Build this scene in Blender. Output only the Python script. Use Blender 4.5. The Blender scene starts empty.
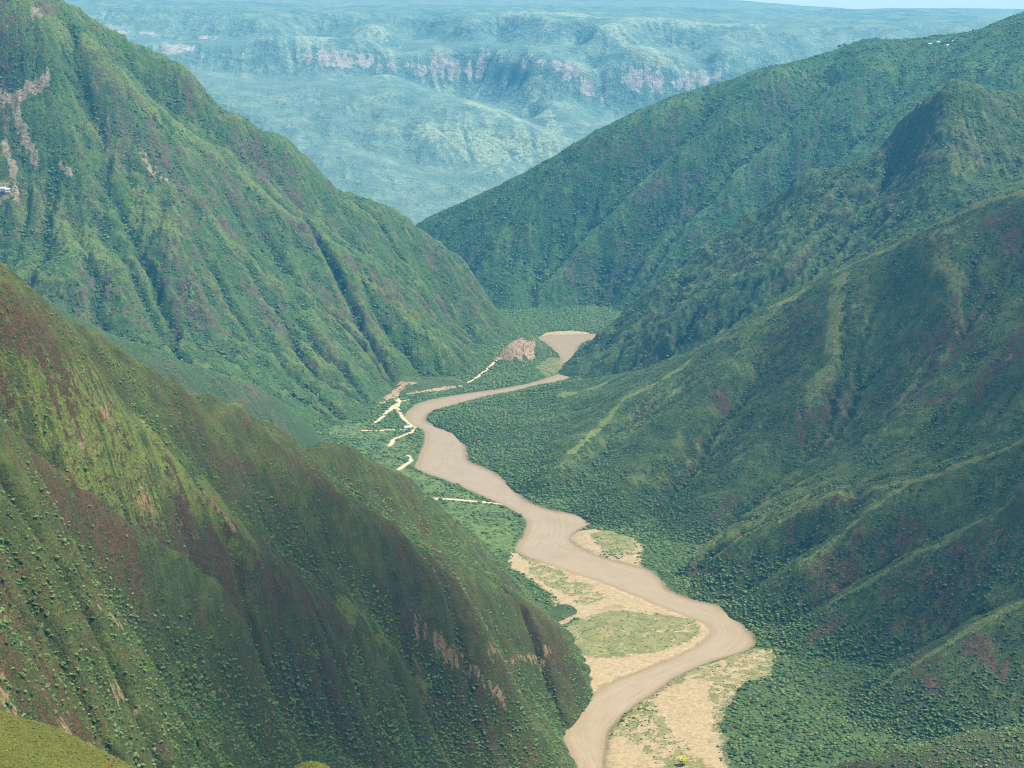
import bpy, math, random, time
import numpy as np, bmesh
from mathutils import Vector
from mathutils.bvhtree import BVHTree
T0 = time.time()
rng = np.random.default_rng(7)
random.seed(7)
SC = bpy.context.scene
COL = SC.collection

# ------------------------------------------------------------------ camera model (metres; river level z = 0)
H, FPX, PITCH = 900.0, 1800.0, math.radians(12.65)
CP, SP = math.cos(PITCH), math.sin(PITCH)

def at(u, v, Y):
    """world point at forward distance Y along a bearing"""
    a, b = (u - 512.0) / FPX, (384.0 - v) / FPX
    ry, rz = CP + b * SP, -SP + b * CP
    return (a / ry * Y, Y, H + rz / ry * Y)

def gz(u, v, z=0.0):
    """world point on the level z along a bearing"""
    b = (384.0 - v) / FPX
    ry, rz = CP + b * SP, -SP + b * CP
    return at(u, v, (z - H) * ry / rz)

def project(P):
    P = np.asarray(P, float)
    x, y, z = P[..., 0], P[..., 1], P[..., 2] - H
    d = y * CP - z * SP
    return 512 + FPX * x / d, 384 - FPX * (y * SP + z * CP) / d, d

def pts(*a):
    return [at(*p) for p in a]

def gnd(*a, z=0.0):
    return [gz(p[0], p[1], z) for p in a]

# ------------------------------------------------------------------ object helpers
def tag(o, label=None, cat=None, group=None, kind=None):
    for k, val in (('label', label), ('category', cat), ('group', group), ('kind', kind)):
        if val:
            o[k] = val
    return o

def mesh_np(name, verts, faces, smooth=True):
    me = bpy.data.meshes.new(name)
    verts = np.asarray(verts, np.float32)
    faces = np.asarray(faces, np.int32)
    n, k = faces.shape
    me.vertices.add(len(verts))
    me.vertices.foreach_set('co', verts.ravel())
    me.loops.add(n * k)
    me.loops.foreach_set('vertex_index', faces.ravel())
    me.polygons.add(n)
    me.polygons.foreach_set('loop_start', np.arange(0, n * k, k, dtype=np.int32))
    me.update(calc_edges=True)
    me.polygons.foreach_set('use_smooth', np.full(n, smooth, bool))
    return me

def obj(name, me, mat=None, parent=None):
    o = bpy.data.objects.new(name, me)
    COL.objects.link(o)
    if mat:
        me.materials.clear()
        me.materials.append(mat)
    if parent:
        o.parent = parent
    return o

# ------------------------------------------------------------------ noise
def _hash(ix, iy, s):
    h = (ix.astype(np.int64) * 374761393 + iy.astype(np.int64) * 668265263 + s * 1442695041) & 0xFFFFFFFF
    h = ((h ^ (h >> 13)) * 1274126177) & 0xFFFFFFFF
    h = h ^ (h >> 16)
    return (h & 0xFFFF) / 65536.0 * 2 * math.pi

def perlin(x, y, s=0):
    ix, iy = np.floor(x), np.floor(y)
    fx, fy = x - ix, y - iy
    def g(ox, oy):
        a = _hash(ix + ox, iy + oy, s)
        return np.cos(a) * (fx - ox) + np.sin(a) * (fy - oy)
    ux, uy = fx * fx * fx * (fx * (fx * 6 - 15) + 10), fy * fy * fy * (fy * (fy * 6 - 15) + 10)
    a, b, c, d = g(0, 0), g(1, 0), g(0, 1), g(1, 1)
    return ((a * (1 - ux) + b * ux) * (1 - uy) + (c * (1 - ux) + d * ux) * uy) * 1.5

def fbm(x, y, scale, octv=5, s=0, ridged=False):
    o, amp, tot = np.zeros_like(x), 1.0, 0.0
    for k in range(octv):
        n = perlin(x / scale * 2 ** k + 17.3 * k, y / scale * 2 ** k - 9.1 * k, s + k)
        o += amp * ((1 - 2 * np.abs(n)) if ridged else n)
        tot += amp
        amp *= 0.5
    return o / tot

def sstep(a, b, x):
    t = np.clip((x - a) / (b - a), 0, 1)
    return t * t * (3 - 2 * t)

# ------------------------------------------------------------------ interpolation of control lines
def dens(line, step):
    L = np.array(line, float)
    out = [L[0]]
    for a, b in zip(L[:-1], L[1:]):
        n = max(1, int(math.ceil(np.linalg.norm((b - a)[:2]) / step)))
        for k in range(1, n + 1):
            out.append(a + (b - a) * k / n)
    return np.array(out)

def rbf_fit(P, X, Y):
    n = len(P)
    c, sc = P[:, :2].mean(0), 1000.0
    q = (P[:, :2] - c) / sc
    D = np.sqrt(((q[:, None] - q[None]) ** 2).sum(-1) + 1e-4)
    A = np.zeros((n + 3, n + 3))
    A[:n, :n] = -D
    A[:n, :n] += np.eye(n) * 2.5e-3
    A[:n, n] = 1; A[:n, n + 1:] = q
    A[n, :n] = 1; A[n + 1:, :n] = q.T
    w = np.linalg.solve(A, np.concatenate([P[:, 2], np.zeros(3)]))
    xs, ys = (X.ravel() - c[0]) / sc, (Y.ravel() - c[1]) / sc
    out = np.empty(xs.size); near = np.empty(xs.size)
    for i in range(0, xs.size, 20000):
        j = slice(i, i + 20000)
        d = np.sqrt((xs[j, None] - q[None, :, 0]) ** 2 + (ys[j, None] - q[None, :, 1]) ** 2 + 1e-4)
        near[j] = d.min(1) * sc
        out[j] = -d @ w[:n] + w[n] + w[n + 1] * xs[j] + w[n + 2] * ys[j]
    return out.reshape(X.shape), near.reshape(X.shape)

def back(line, d, steps):
    """lines behind a crest: (distance, drop) pairs along the plan direction d"""
    d = np.array(d, float); d /= np.linalg.norm(d)
    res = []
    for dist, drop in steps:
        L = np.array(line, float).copy()
        L[:, 0] += d[0] * dist; L[:, 1] += d[1] * dist
        L[:, 2] = np.maximum(L[:, 2] - drop, -60)
        res.append(L)
    return res

def outward(line, ref, steps=((60, 35), (160, 70))):
    """lines outside a foot line, below the valley floor, away from the point ref"""
    L = np.array(line, float)
    tn = np.gradient(L[:, :2], axis=0)
    nn = np.stack([tn[:, 1], -tn[:, 0]], 1)
    nn /= np.linalg.norm(nn, axis=1)[:, None] + 1e-9
    nn *= np.sign(((L[:, :2] - np.array(ref)) * nn).sum(1))[:, None]
    res = []
    for dist, drop in steps:
        M = L.copy(); M[:, :2] += nn * dist; M[:, 2] -= drop
        res.append(M)
    return res

def upsample(z, k):
    def ax(z):
        n = z.shape[0]
        t = np.arange((n - 1) * k + 1) / k
        i = np.minimum(np.floor(t).astype(int), n - 2); f = (t - i)[:, None]
        g = lambda o: z[np.clip(i + o, 0, n - 1)]
        a, b, c, d = g(-1), g(0), g(1), g(2)
        return b + 0.5 * f * (c - a + f * (2 * a - 5 * b + 4 * c - d + f * (3 * (b - c) + d - a)))
    return ax(ax(z).T).T

def blur(z, n=1):
    for _ in range(n):
        p = np.pad(z, 1, mode='edge')
        z = (p[:-2, 1:-1] + p[2:, 1:-1] + p[1:-1, :-2] + p[1:-1, 2:] + 4 * z) / 8
    return z

def erode(z, cell, K, iters, lo=-1.0, m=0.5, ac=1500.0, dif=0.3):
    """implicit stream-power incision: rills and gullies gather down the slopes"""
    ny, nx = z.shape
    offs = [(-1, -1), (-1, 0), (-1, 1), (0, -1), (0, 1), (1, -1), (1, 0), (1, 1)]
    idx = np.arange(ny * nx).reshape(ny, nx)
    area = None
    er = np.random.default_rng(5)
    for it in range(iters):
        pad = np.pad(z, 1, constant_values=1e9); pidx = np.pad(idx, 1, constant_values=0)
        best = np.zeros_like(z); rec = idx.copy(); dist = np.full(z.shape, cell)
        for dy, dx in offs:
            zz = pad[1 + dy:1 + dy + ny, 1 + dx:1 + dx + nx]
            L = cell * math.hypot(dx, dy)
            s = (z - zz) / L * (0.55 + 0.9 * er.random(z.shape))
            mk = s > best
            best[mk] = s[mk]; rec[mk] = pidx[1 + dy:1 + dy + ny, 1 + dx:1 + dx + nx][mk]; dist[mk] = L
        order = np.argsort(-z, axis=None)
        r = rec.ravel().tolist(); A = [cell * cell] * (ny * nx); ol = order.tolist()
        for i in ol:
            if r[i] != i:
                A[r[i]] += A[i]
        area = np.array(A).reshape(ny, nx)
        C = (K * np.clip(area - ac, 0, 5e4) ** m / dist).ravel()
        C[(z.ravel() < lo)] = 0
        Cl = C.tolist(); zl = z.ravel().tolist()
        for i in reversed(ol):
            j = r[i]
            if j != i:
                c = Cl[i]
                zl[i] = (zl[i] + c * zl[j]) / (1 + c)
        z = np.array(zl).reshape(ny, nx)
        z = z * (1 - dif) + blur(z) * dif
    return z, area

def hz(hl, x, y):
    """surface height of a hill by bilinear lookup"""
    fx = np.clip((x - hl['x0']) / hl['c'], 0, hl['Z'].shape[1] - 1.001)
    fy = np.clip((y - hl['y0']) / hl['c'], 0, hl['Z'].shape[0] - 1.001)
    i, j = fx.astype(int), fy.astype(int); a, b = fx - i, fy - j
    Z = hl['Z']
    return (Z[j, i] * (1 - a) + Z[j, i + 1] * a) * (1 - b) + (Z[j + 1, i] * (1 - a) + Z[j + 1, i + 1] * a) * b

def hit(hl, u, v, y0=300, y1=14000):
    """first surface point of a hill on a bearing"""
    Y = np.arange(y0, y1, 3.0)
    a, b = (u - 512.0) / FPX, (384.0 - v) / FPX
    ry, rz = CP + b * SP, -SP + b * CP
    x, z = a / ry * Y, H + rz / ry * Y
    ok = (x > hl['x0']) & (x < hl['x0'] + hl['c'] * (hl['Z'].shape[1] - 1)) & (Y > hl['y0']) & (Y < hl['y0'] + hl['c'] * (hl['Z'].shape[0] - 1))
    below = ok & (hz(hl, x, Y) > z)
    i = int(np.argmax(below))
    return (x[i], Y[i], z[i]) if below.any() else None

def streaks(hl, steps=22, seed=0):
    """noise smeared along the fall line: rills, stone runs and grass strips follow it"""
    Z = blur(hl['Z'], 6); gy, gx = np.gradient(Z); m = np.hypot(gx, gy) + 1e-6; gx /= m; gy /= m
    r = np.random.default_rng(seed); w = blur(r.normal(size=Z.shape), 1); acc = np.zeros_like(Z)
    J, I = np.meshgrid(np.arange(Z.shape[0]), np.arange(Z.shape[1]), indexing='ij')
    for sg in (1, -1):
        px, py = I.astype(float), J.astype(float)
        for k in range(steps):
            a, b = np.clip(np.rint(px), 0, Z.shape[1] - 1).astype(int), np.clip(np.rint(py), 0, Z.shape[0] - 1).astype(int)
            acc += w[b, a] * (1 - k / steps)
            px += sg * gx[b, a]; py += sg * gy[b, a]
    acc -= acc.mean()
    return np.clip(acc / (2.2 * acc.std()), -1, 1)

HILLS = {}

def hill(name, lines, step, cell, up, K=0.05, iters=8, namp=6.0, nscale=120, reach=260, seed=1, drop=-5.0, dunes=0.6, ac=12, spurs=None, rill=0.7, dif=0.3, crag=0.0):
    P = np.vstack([dens(l, step) for l in lines])
    key = np.round(P[:, :2] / (step * 0.3)).astype(int)
    _, ui = np.unique(key, axis=0, return_index=True)
    P = P[np.sort(ui)]
    x0, y0 = P[:, :2].min(0) - 40; x1, y1 = P[:, :2].max(0) + 40
    nx, ny = int((x1 - x0) / cell) + 2, int((y1 - y0) / cell) + 2
    X, Y = np.meshgrid(x0 + np.arange(nx) * cell, y0 + np.arange(ny) * cell)
    Z, near = rbf_fit(P, X, Y)
    if spurs:
        tmp = dict(x0=x0, y0=y0, c=cell, Z=Z); extra = []
        for h_, line in spurs:
            L = dens([(u, v, 0) for u, v in line], 14)
            tmp['Z'] = Z + h_
            extra += [p for p in (hit(tmp, u, v) for u, v, _ in L) if p is not None]
        E_ = np.array(extra)
        far = np.sqrt(((E_[:, None, :2] - P[None, :, :2]) ** 2).sum(-1)).min(1) > step * 0.6
        P = np.vstack([P, E_[far]])
        Z, near = rbf_fit(P, X, Y)
    soft = sstep(-5, 60, Z)
    nz = fbm(X, Y, nscale, 5, seed) + 0.5 * fbm(X, Y, nscale * 0.45, 4, seed + 9, True) + 1.1 * fbm(X, Y, nscale * 2.2, 3, seed + 19, True)
    Z = Z + soft * namp * (nz - nz.mean() + 0.02)
    Z, area = erode(Z, cell, K, iters, ac=ac * cell * cell, dif=dif)
    Zs = blur(Z, 1)
    Z = np.where(area > 40 * cell * cell, Z, Zs)
    Zf = upsample(Z, up); Af = np.exp(upsample(np.log(area), up)); Nf = upsample(near, up)
    c = cell / up
    Xf, Yf = np.meshgrid(x0 + np.arange(Zf.shape[1]) * c, y0 + np.arange(Zf.shape[0]) * c)
    gy, gx = np.gradient(Zf, c)
    slope = np.hypot(gx, gy)
    rough = sstep(0.3, 0.9, slope) * sstep(0, 30, Zf)
    Zf = Zf + rough * dunes * c * fbm(Xf, Yf, c * 9, 3, seed + 30, True) + dunes * c * 0.35 * fbm(Xf, Yf, c * 4, 2, seed + 40)
    hl = dict(name=name, X=Xf, Y=Yf, Z=Zf, c=c, slope=slope, area=Af, near=Nf, x0=x0, y0=y0)
    hl['streak'] = 0.6 * streaks(hl, 26, 3) + 0.4 * streaks(hl, 9, 4)
    if crag:
        cr = fbm(Xf, Yf, 34, 4, seed + 50); Zf += crag * sstep(0.3, 0.7, slope) * sstep(5, 30, Zf) * (fbm(Xf, Yf, 26, 4, seed + 60, True) * sstep(-0.1, 0.35, cr) + 0.5 * fbm(Xf, Yf, 14, 3, seed + 70))
    Zf += rill * c * hl['streak'] * sstep(0.15, 0.6, slope) * sstep(0, 25, Zf)
    wide = blur(Zf, 60)
    hl['conv'] = (Zf - wide) / c            # > 0 on crests, < 0 in gullies
    keep = (Nf < reach) & (Zf > drop - 25)
    q = keep[:-1, :-1] & keep[1:, :-1] & keep[:-1, 1:] & keep[1:, 1:]
    zmax = np.maximum(np.maximum(Zf[:-1, :-1], Zf[1:, :-1]), np.maximum(Zf[:-1, 1:], Zf[1:, 1:]))
    q &= zmax > drop
    idx = np.arange(Zf.size).reshape(Zf.shape)
    F = np.stack([idx[:-1, :-1][q], idx[:-1, 1:][q], idx[1:, 1:][q], idx[1:, :-1][q]], 1)
    used = np.unique(F)
    remap = np.full(Zf.size, -1); remap[used] = np.arange(len(used))
    V = np.stack([Xf.ravel(), Yf.ravel(), Zf.ravel()], 1)[used]
    hl['verts'], hl['faces'], hl['used'] = V, remap[F], used
    HILLS[name] = hl
    print(name, Zf.shape, len(V), 'zmax', round(V[:, 2].max()), f'{time.time() - T0:.1f}s')
    return hl

# ------------------------------------------------------------------ the mountains
# near hill on the left bank
cC = pts((-420, 60, 1150), (-150, 195, 1330), (0, 279, 1450), (60, 311, 1500), (130, 352, 1560), (200, 396, 1640), (271, 438, 1730), (320, 481, 1800),
         (351, 501, 1850), (400, 531, 1920), (470, 573, 2020), (540, 622, 2110), (576, 656, 2165)) + gnd((591, 688))
spC2 = pts((200, 399, 1690), (293, 441, 1900), (328, 441, 1980), (356, 451, 2070), (376, 459, 2150), (396, 471, 2240), (416, 494, 2330), (436, 514, 2420), (466, 534, 2560)) + gnd((486, 562))
gulC2 = pts((300, 462, 1880), (351, 496, 1990), (400, 520, 2080), (440, 548, 2160), (490, 585, 2240)) + gnd((548, 612))
footC = gnd((486, 562), (520, 590), (552, 612), (580, 640), (594, 672), (592, 690), (588, 700), (574, 723), (563, 738), (570, 752), (579, 768), (585, 800), (560, 860), (480, 960), (420, 1080))
footCb = gnd((486, 562), (440, 540), (390, 505), (330, 470), (280, 455))
C_SPURS = [
    (26, [(-60, 370), (0, 408), (45, 436), (90, 470), (140, 520), (190, 560), (230, 592), (265, 610)]),
    (-24, [(-40, 430), (0, 455), (60, 500), (110, 545), (170, 592), (230, 640), (300, 700), (370, 755)]),
    (27, [(20, 320), (60, 362), (95, 400), (130, 430), (165, 470), (215, 512), (262, 547), (300, 577), (338, 603), (371, 634), (410, 668)]),
    (-26, [(100, 385), (140, 415), (175, 455), (215, 490), (260, 526), (310, 572)]),
    (21, [(345, 530), (396, 576), (418, 596), (446, 621), (476, 651), (506, 681)]),
    (-18, [(330, 555), (370, 600), (420, 650), (480, 715), (520, 755)]),
    (-21, [(440, 575), (470, 605), (500, 640), (540, 690), (560, 715)]),
    (21, [(60, 592), (100, 612), (120, 630), (150, 656), (175, 686), (212, 723), (240, 748)]),
    (-18, [(70, 555), (130, 600), (165, 640), (205, 690), (250, 740)]),
    (-14, [(0, 590), (40, 640), (80, 690), (110, 720)]),
    (18, [(280, 620), (320, 660), (370, 705), (420, 750)]),
]
lowC = pts((-420, 640, 640), (-200, 700, 720), (0, 735, 810), (60, 768, 860), (150, 768, 1060), (300, 768, 1440), (450, 768, 1800))
lowC2 = pts((-420, 1000, 520), (-200, 1000, 560), (0, 1000, 640), (150, 930, 930), (300, 860, 1330), (430, 840, 1620), (520, 830, 1790))
hill('C', [cC, spC2, gulC2, footC, footCb, lowC, lowC2] + outward(footC, (-100, 1700)) + outward(footCb, (-150, 2050))
     + back(cC[:6], (0.1, 1), ((120, 95), (300, 230), (560, 400)))
     + back(spC2[2:-2], (-0.2, 1), ((70, 50), (200, 150), (420, 290))), 45, 9, 4, K=0.020, iters=7, namp=11, nscale=100, seed=3, reach=300, spurs=C_SPURS, dif=0.15, rill=0.45, crag=5.0)

# low spur between the near hill and the mountain behind it
cG = pts((-200, 200, 2650), (-60, 250, 2780), (60, 307, 2900), (82, 320, 2930), (117, 335, 2990), (150, 350, 3050), (207, 372, 3150), (250, 380, 3250), (281, 400, 3350), (306, 421, 3450)) + gnd((319, 439))
hill('G', [cG] + back(cG, (0.5, -1), ((120, 75), (330, 210), (520, 330))) + back(cG, (-0.4, 1), ((120, 60), (300, 160))), 60, 12, 3, K=0.03, iters=7, namp=8, nscale=130, seed=5, reach=230)

# mountain on the left bank in the middle distance
cB = pts((-700, -8, 3700), (-350, -12, 3900), (-120, -14, 4020), (28, -6, 4100), (75, 9, 4180), (128, 52, 4250), (165, 68, 4280), (190, 71, 4290), (206, 100, 4300), (290, 147, 4400), (345, 194, 4500), (400, 213, 4570),
         (432, 238, 4610), (460, 262, 4640), (482, 291, 4660), (505, 315, 4680)) + gnd((522, 329))
sB1 = pts((-60, -10, 3960), (50, 25, 4000), (85, 47, 4030), (117, 62, 4060), (140, 95, 4090), (175, 117, 4120), (200, 135, 4150), (240, 170, 4180), (288, 207, 4185), (346, 254, 4180), (406, 302, 4180), (431, 324, 4150), (446, 347, 4110)) + gnd((466, 374))
gB1 = pts((90, 40, 4160), (125, 75, 4200), (150, 98, 4210), (185, 118, 4230), (225, 145, 4270), (275, 185, 4290), (330, 226, 4310), (390, 275, 4300), (440, 325, 4260), (470, 350, 4230)) + gnd((490, 362))
sB2 = pts((120, 85, 4060), (175, 150, 4030), (197, 192, 3970), (225, 225, 3960), (256, 267, 3950), (303, 302, 3955), (331, 324, 3960), (356, 340, 3960), (381, 365, 3960)) + gnd((397, 388))
gB2 = pts((190, 140, 4110), (225, 185, 4080), (260, 235, 4060), (310, 278, 4060), (350, 310, 4070), (400, 350, 4080)) + gnd((430, 383))
sB3 = pts((-150, 150, 3820), (0, 214, 3780), (45, 222, 3770), (75, 238, 3740), (97, 252, 3720), (103, 275, 3670), (110, 310, 3610), (128, 350, 3560), (150, 395, 3480))
sB0 = pts((-60, 60, 3950), (20, 95, 3930), (45, 80, 3960), (60, 120, 3920), (70, 160, 3880), (60, 200, 3820))
gB3 = pts((60, 60, 4010), (100, 120, 3980), (140, 185, 3900), (165, 240, 3820), (185, 290, 3740), (215, 340, 3690), (250, 385, 3620))
sB4 = pts((140, 250, 3780), (180, 310, 3710), (200, 332, 3690), (215, 352, 3660), (232, 376, 3600), (260, 410, 3540))
sB5 = pts((405, 225, 4560), (425, 265, 4520), (445, 300, 4480), (465, 335, 4410)) + gnd((485, 356))
footB = gnd((-700, 640), (-400, 570), (-200, 520), (0, 492), (150, 465), (250, 446), (316, 436), (345, 428), (372, 414), (396, 391), (430, 384), (470, 373), (498, 348), (522, 329))
footBb = gnd((522, 329), (505, 318), (470, 308), (400, 300))
hill('B', [cB, sB1, gB1, sB2, gB2, sB3, sB0, gB3, sB4, sB5, footB] + outward(footB, (-800, 4300)) + back(cB[:-1], (-0.1, 1), ((200, 110), (500, 320), (1000, 650))),
     75, 15, 4, K=0.030, iters=8, namp=27, nscale=160, seed=11, reach=420, dif=0.15, crag=11.0)

# big slope on the right bank with its spurs
cD2 = pts((1500, 20, 2900), (1250, 100, 3100), (1100, 160, 3240), (1024, 190, 3300), (975, 203, 3350), (940, 221, 3380), (880, 252, 3440), (845, 268, 3480), (790, 290, 3560), (768, 309, 3590), (740, 332, 3620), (690, 356, 3700), (640, 369, 3780), (600, 378, 3880), (557, 384, 3970), (541, 385, 3990))
foot_D = gnd((541, 384), (500, 395), (450, 407), (424, 420), (432, 426), (452, 434), (464, 446), (468, 461), (496, 475), (512, 490), (549, 510), (579, 516), (600, 530), (640, 552), (668, 583), (692, 601), (719, 608), (737, 621), (753, 640), (775, 664), (800, 683), (836, 700))
fan = pts((600, 385, 3780)) + gnd((520, 405), z=14) + gnd((500, 425), (535, 440), z=22) + gnd((540, 470), z=24)
fan2 = gnd((560, 392), (590, 410), z=42)
D_SPURS = [
    (15, [(700, 350), (647, 386), (622, 401), (597, 423), (570, 454), (545, 478)]),
    (-12, [(690, 385), (650, 410), (615, 440), (585, 470), (562, 500)]),
    (14, [(742, 340), (735, 365), (700, 400), (672, 440), (640, 480), (612, 508)]),
    (-13, [(765, 350), (750, 390), (725, 425), (695, 465), (665, 505), (640, 530)]),
    (18, [(843, 280), (838, 300), (832, 330), (815, 375), (790, 412), (750, 450), (715, 485), (690, 515)]),
    (-14, [(880, 290), (885, 330), (870, 380), (845, 415), (800, 450)]),
    (16, [(938, 235), (945, 260), (955, 290), (950, 320)]),
    (-12, [(985, 240), (990, 280), (975, 310)]),
]
gDc = pts((1300, 200, 3000), (1100, 262, 3060), (1024, 300, 3060), (985, 335, 3030), (945, 376, 2990), (915, 402, 2970), (880, 438, 2930), (845, 466, 2890), (815, 487, 2850), (775, 512, 2820), (735, 540, 2760), (700, 562, 2700)) + gnd((668, 580), z=4)
sD1b = pts((1300, 160, 2880), (1100, 240, 2930), (1024, 292, 2940), (993, 314, 2925), (968, 337, 2910), (928, 384, 2885), (893, 416, 2860), (868, 437, 2845), (843, 460, 2825), (818, 474, 2810), (783, 494, 2790), (755, 512, 2760), (719, 533, 2710), (692, 553, 2670))
gD1b = pts((1200, 380, 2640), (1050, 425, 2640), (978, 448, 2640), (928, 470, 2620), (868, 486, 2620), (828, 497, 2620), (790, 512, 2640), (740, 538, 2650), (700, 566, 2640))
cD1 = pts((1400, 270, 2400), (1150, 395, 2460), (1024, 441, 2490), (978, 459, 2500), (958, 464, 2505), (928, 479, 2515), (910, 483, 2520), (868, 491, 2540), (828, 501, 2560), (793, 516, 2575), (768, 529, 2590), (737, 544, 2610), (712, 564, 2625)) + gnd((690, 582))
sD1a = pts((910, 484, 2515), (893, 494, 2505), (868, 514, 2490), (838, 536, 2485), (810, 556, 2480), (790, 571, 2485), (755, 598, 2495)) + gnd((728, 618))
gD1a = pts((880, 500, 2540), (850, 515, 2545), (820, 530, 2550), (785, 555, 2555), (750, 580, 2545), (722, 600, 2530))
sD1c = pts((1250, 380, 2260), (1100, 446, 2310), (1018, 484, 2345), (1008, 504, 2350), (983, 519, 2355), (955, 536, 2365), (913, 556, 2380), (890, 569, 2390), (863, 581, 2395), (828, 606, 2390), (798, 624, 2375)) + gnd((770, 648))
gD1c = pts((1100, 470, 2390), (1000, 512, 2410), (950, 532, 2420), (900, 555, 2435), (850, 580, 2440), (810, 604, 2430), (780, 626, 2410))
gD0 = pts((1250, 540, 2180), (1100, 575, 2210), (983, 610, 2230), (930, 640, 2250), (890, 655, 2270), (850, 675, 2260), (815, 690, 2230))
cD0 = pts((1300, 500, 2130), (1100, 575, 2170), (1024, 601, 2180), (988, 616, 2175), (968, 628, 2165), (943, 643, 2158), (923, 658, 2152), (893, 676, 2152), (868, 688, 2156)) + gnd((840, 700))
footD0 = gnd((840, 701), (832, 716), (838, 728)) + gnd((900, 734), z=6) + pts((960, 731, 2020), (1024, 725, 2012), (1150, 722, 2000), (1400, 720, 1980))
hill('D', [cD2, foot_D, fan, fan2, gDc, sD1b, gD1b, cD1, sD1a, gD1a, sD1c, gD1c, gD0, cD0, footD0]
     + outward(foot_D, (900, 2900), ((40, 16), (120, 50))) + outward(footD0[:4], (700, 2200), ((40, 14), (120, 40)))
     + back(cD2[:-2], (0.3, 1), ((150, 90), (400, 260))), 48, 10, 4, K=0.022, iters=7, namp=9, nscale=110, seed=21, reach=300, spurs=D_SPURS, dif=0.12, rill=0.5, crag=3.0)

# mountain on the right bank behind it
cE = pts((1500, 0, 4500), (1250, 40, 4330), (1100, 65, 4230), (1024, 84, 4170), (1000, 88, 4150), (978, 85, 4115), (966, 82, 4095), (955, 78, 4080), (946, 84, 4086), (936, 96, 4100), (905, 119, 4140), (880, 150, 4190), (850, 161, 4220), (810, 168, 4255), (790, 185, 4270), (768, 203, 4290), (735, 223, 4310), (700, 246, 4325), (668, 275, 4320), (640, 299, 4300), (610, 325, 4270), (582, 349, 4230)) + gnd((560, 367), (556, 374))
sE1 = pts((935, 97, 4090), (942, 125, 4000), (946, 160, 3900), (952, 195, 3800), (950, 215, 3740))
gE1 = pts((905, 135, 4130), (895, 170, 4060), (880, 205, 3970), (860, 240, 3860), (830, 270, 3790))
sE2 = pts((805, 170, 4250), (795, 215, 4100), (767, 257, 3990), (732, 276, 3990), (702, 297, 3990), (674, 316, 4000), (642, 342, 4010), (610, 362, 4030))
gE2 = pts((765, 215, 4270), (740, 245, 4190), (715, 270, 4150), (680, 297, 4130), (640, 330, 4110), (600, 358, 4085))
sE3 = pts((1100, 120, 4060), (1024, 150, 3960), (990, 180, 3850))
footE = gnd((556, 374), (570, 377)) + pts((600, 381, 3990), (640, 375, 3940), (690, 362, 3870), (740, 342, 3790), (790, 305, 3720), (845, 285, 3650), (940, 245, 3560), (1024, 225, 3480), (1250, 150, 3300))
footEb = gnd((556, 374), (566, 362), (585, 352), (620, 345), (680, 338))
hill('E', [cE, sE1, gE1, sE2, gE2, sE3, footE] + outward(footE[:2], (400, 4200), ((40, 30),)) + back(cE[:-1], (-0.35, 1), ((130, 95), (330, 260), (600, 480))),
     65, 14, 4, K=0.04, iters=9, namp=15, nscale=150, seed=31, reach=330, dif=0.12, crag=11.0)

# long mountain closing the valley on the right
cF = pts((1500, -8, 5500), (1200, -6, 5550), (1100, -2, 5550), (1024, 9, 5560), (1000, 18, 5560), (980, 29, 5555), (940, 35, 5555), (900, 41, 5550), (872, 38, 5550), (845, 46, 5545), (820, 52, 5540), (780, 62, 5520), (720, 85, 5480), (680, 97, 5450), (640, 110, 5430), (600, 128, 5400), (560, 151, 5390), (520, 173, 5370), (480, 195, 5380), (430, 218, 5400), (395, 240, 5410), (350, 268, 5400))
F_SPURS = [
    (20, [(690, 105), (640, 135), (590, 172), (540, 215), (490, 262)]),
    (-22, [(720, 100), (680, 135), (630, 172), (580, 215), (530, 268)]),
    (24, [(785, 75), (730, 120), (670, 170), (610, 220), (560, 275)]),
    (-22, [(830, 75), (770, 130), (710, 180), (650, 230), (600, 285)]),
    (24, [(875, 60), (830, 105), (770, 155), (710, 205), (650, 260)]),
    (-20, [(930, 65), (880, 115), (820, 165), (760, 205)]),
    (22, [(985, 50), (930, 95), (870, 140), (810, 185)]),
    (14, [(560, 160), (520, 200), (480, 240), (450, 262)]),
]
footF = gnd((350, 285), (430, 300), (470, 307), (505, 312), (540, 312), (592, 308), (640, 318), (700, 325)) + pts((780, 280, 4860), (900, 220, 4780), (1024, 170, 4740), (1250, 120, 4720))
hill('F', [cF, footF] + outward(footF[:8], (700, 5400)) + back(cF, (0.0, 1), ((250, 110), (700, 360), (1200, 640))),
     85, 18, 4, K=0.03, iters=8, namp=18, nscale=260, seed=41, reach=620, spurs=F_SPURS, dif=0.2, crag=6.0)

# distant canyon wall and tableland
aFoot = gnd((-150, 300), (150, 262), (300, 250), (430, 236), (560, 228), (700, 222), (900, 200))
a1 = pts((-300, 150, 6900), (80, 165, 7200), (250, 185, 7250), (340, 195, 7200), (430, 213, 7080), (520, 190, 7500), (620, 175, 7800), (800, 160, 8000))
a2 = pts((-300, 90, 7900), (80, 105, 7900), (200, 125, 7900), (300, 140, 7800), (400, 158, 7700), (470, 168, 7700), (560, 158, 7850), (700, 140, 8100))
a3 = pts((-300, 60, 8500), (100, 72, 8600), (200, 80, 8650), (300, 82, 8700), (370, 78, 8800), (390, 76, 8850), (440, 92, 8600), (480, 106, 8450), (530, 124, 8250), (560, 136, 8120))
gA = pts((400, 86, 9050), (450, 98, 8950), (500, 112, 8800), (540, 126, 8600), (566, 138, 8400))
aCb = pts((-300, 60, 9050), (120, 62, 9100), (250, 66, 9100), (310, 67, 9150), (350, 69, 9200), (400, 76, 9300), (440, 78, 9350), (480, 80, 9350), (510, 84, 9200), (535, 90, 9000), (575, 96, 8950), (630, 98, 8950), (680, 98, 8950), (760, 90, 9000), (900, 85, 9000))
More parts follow.
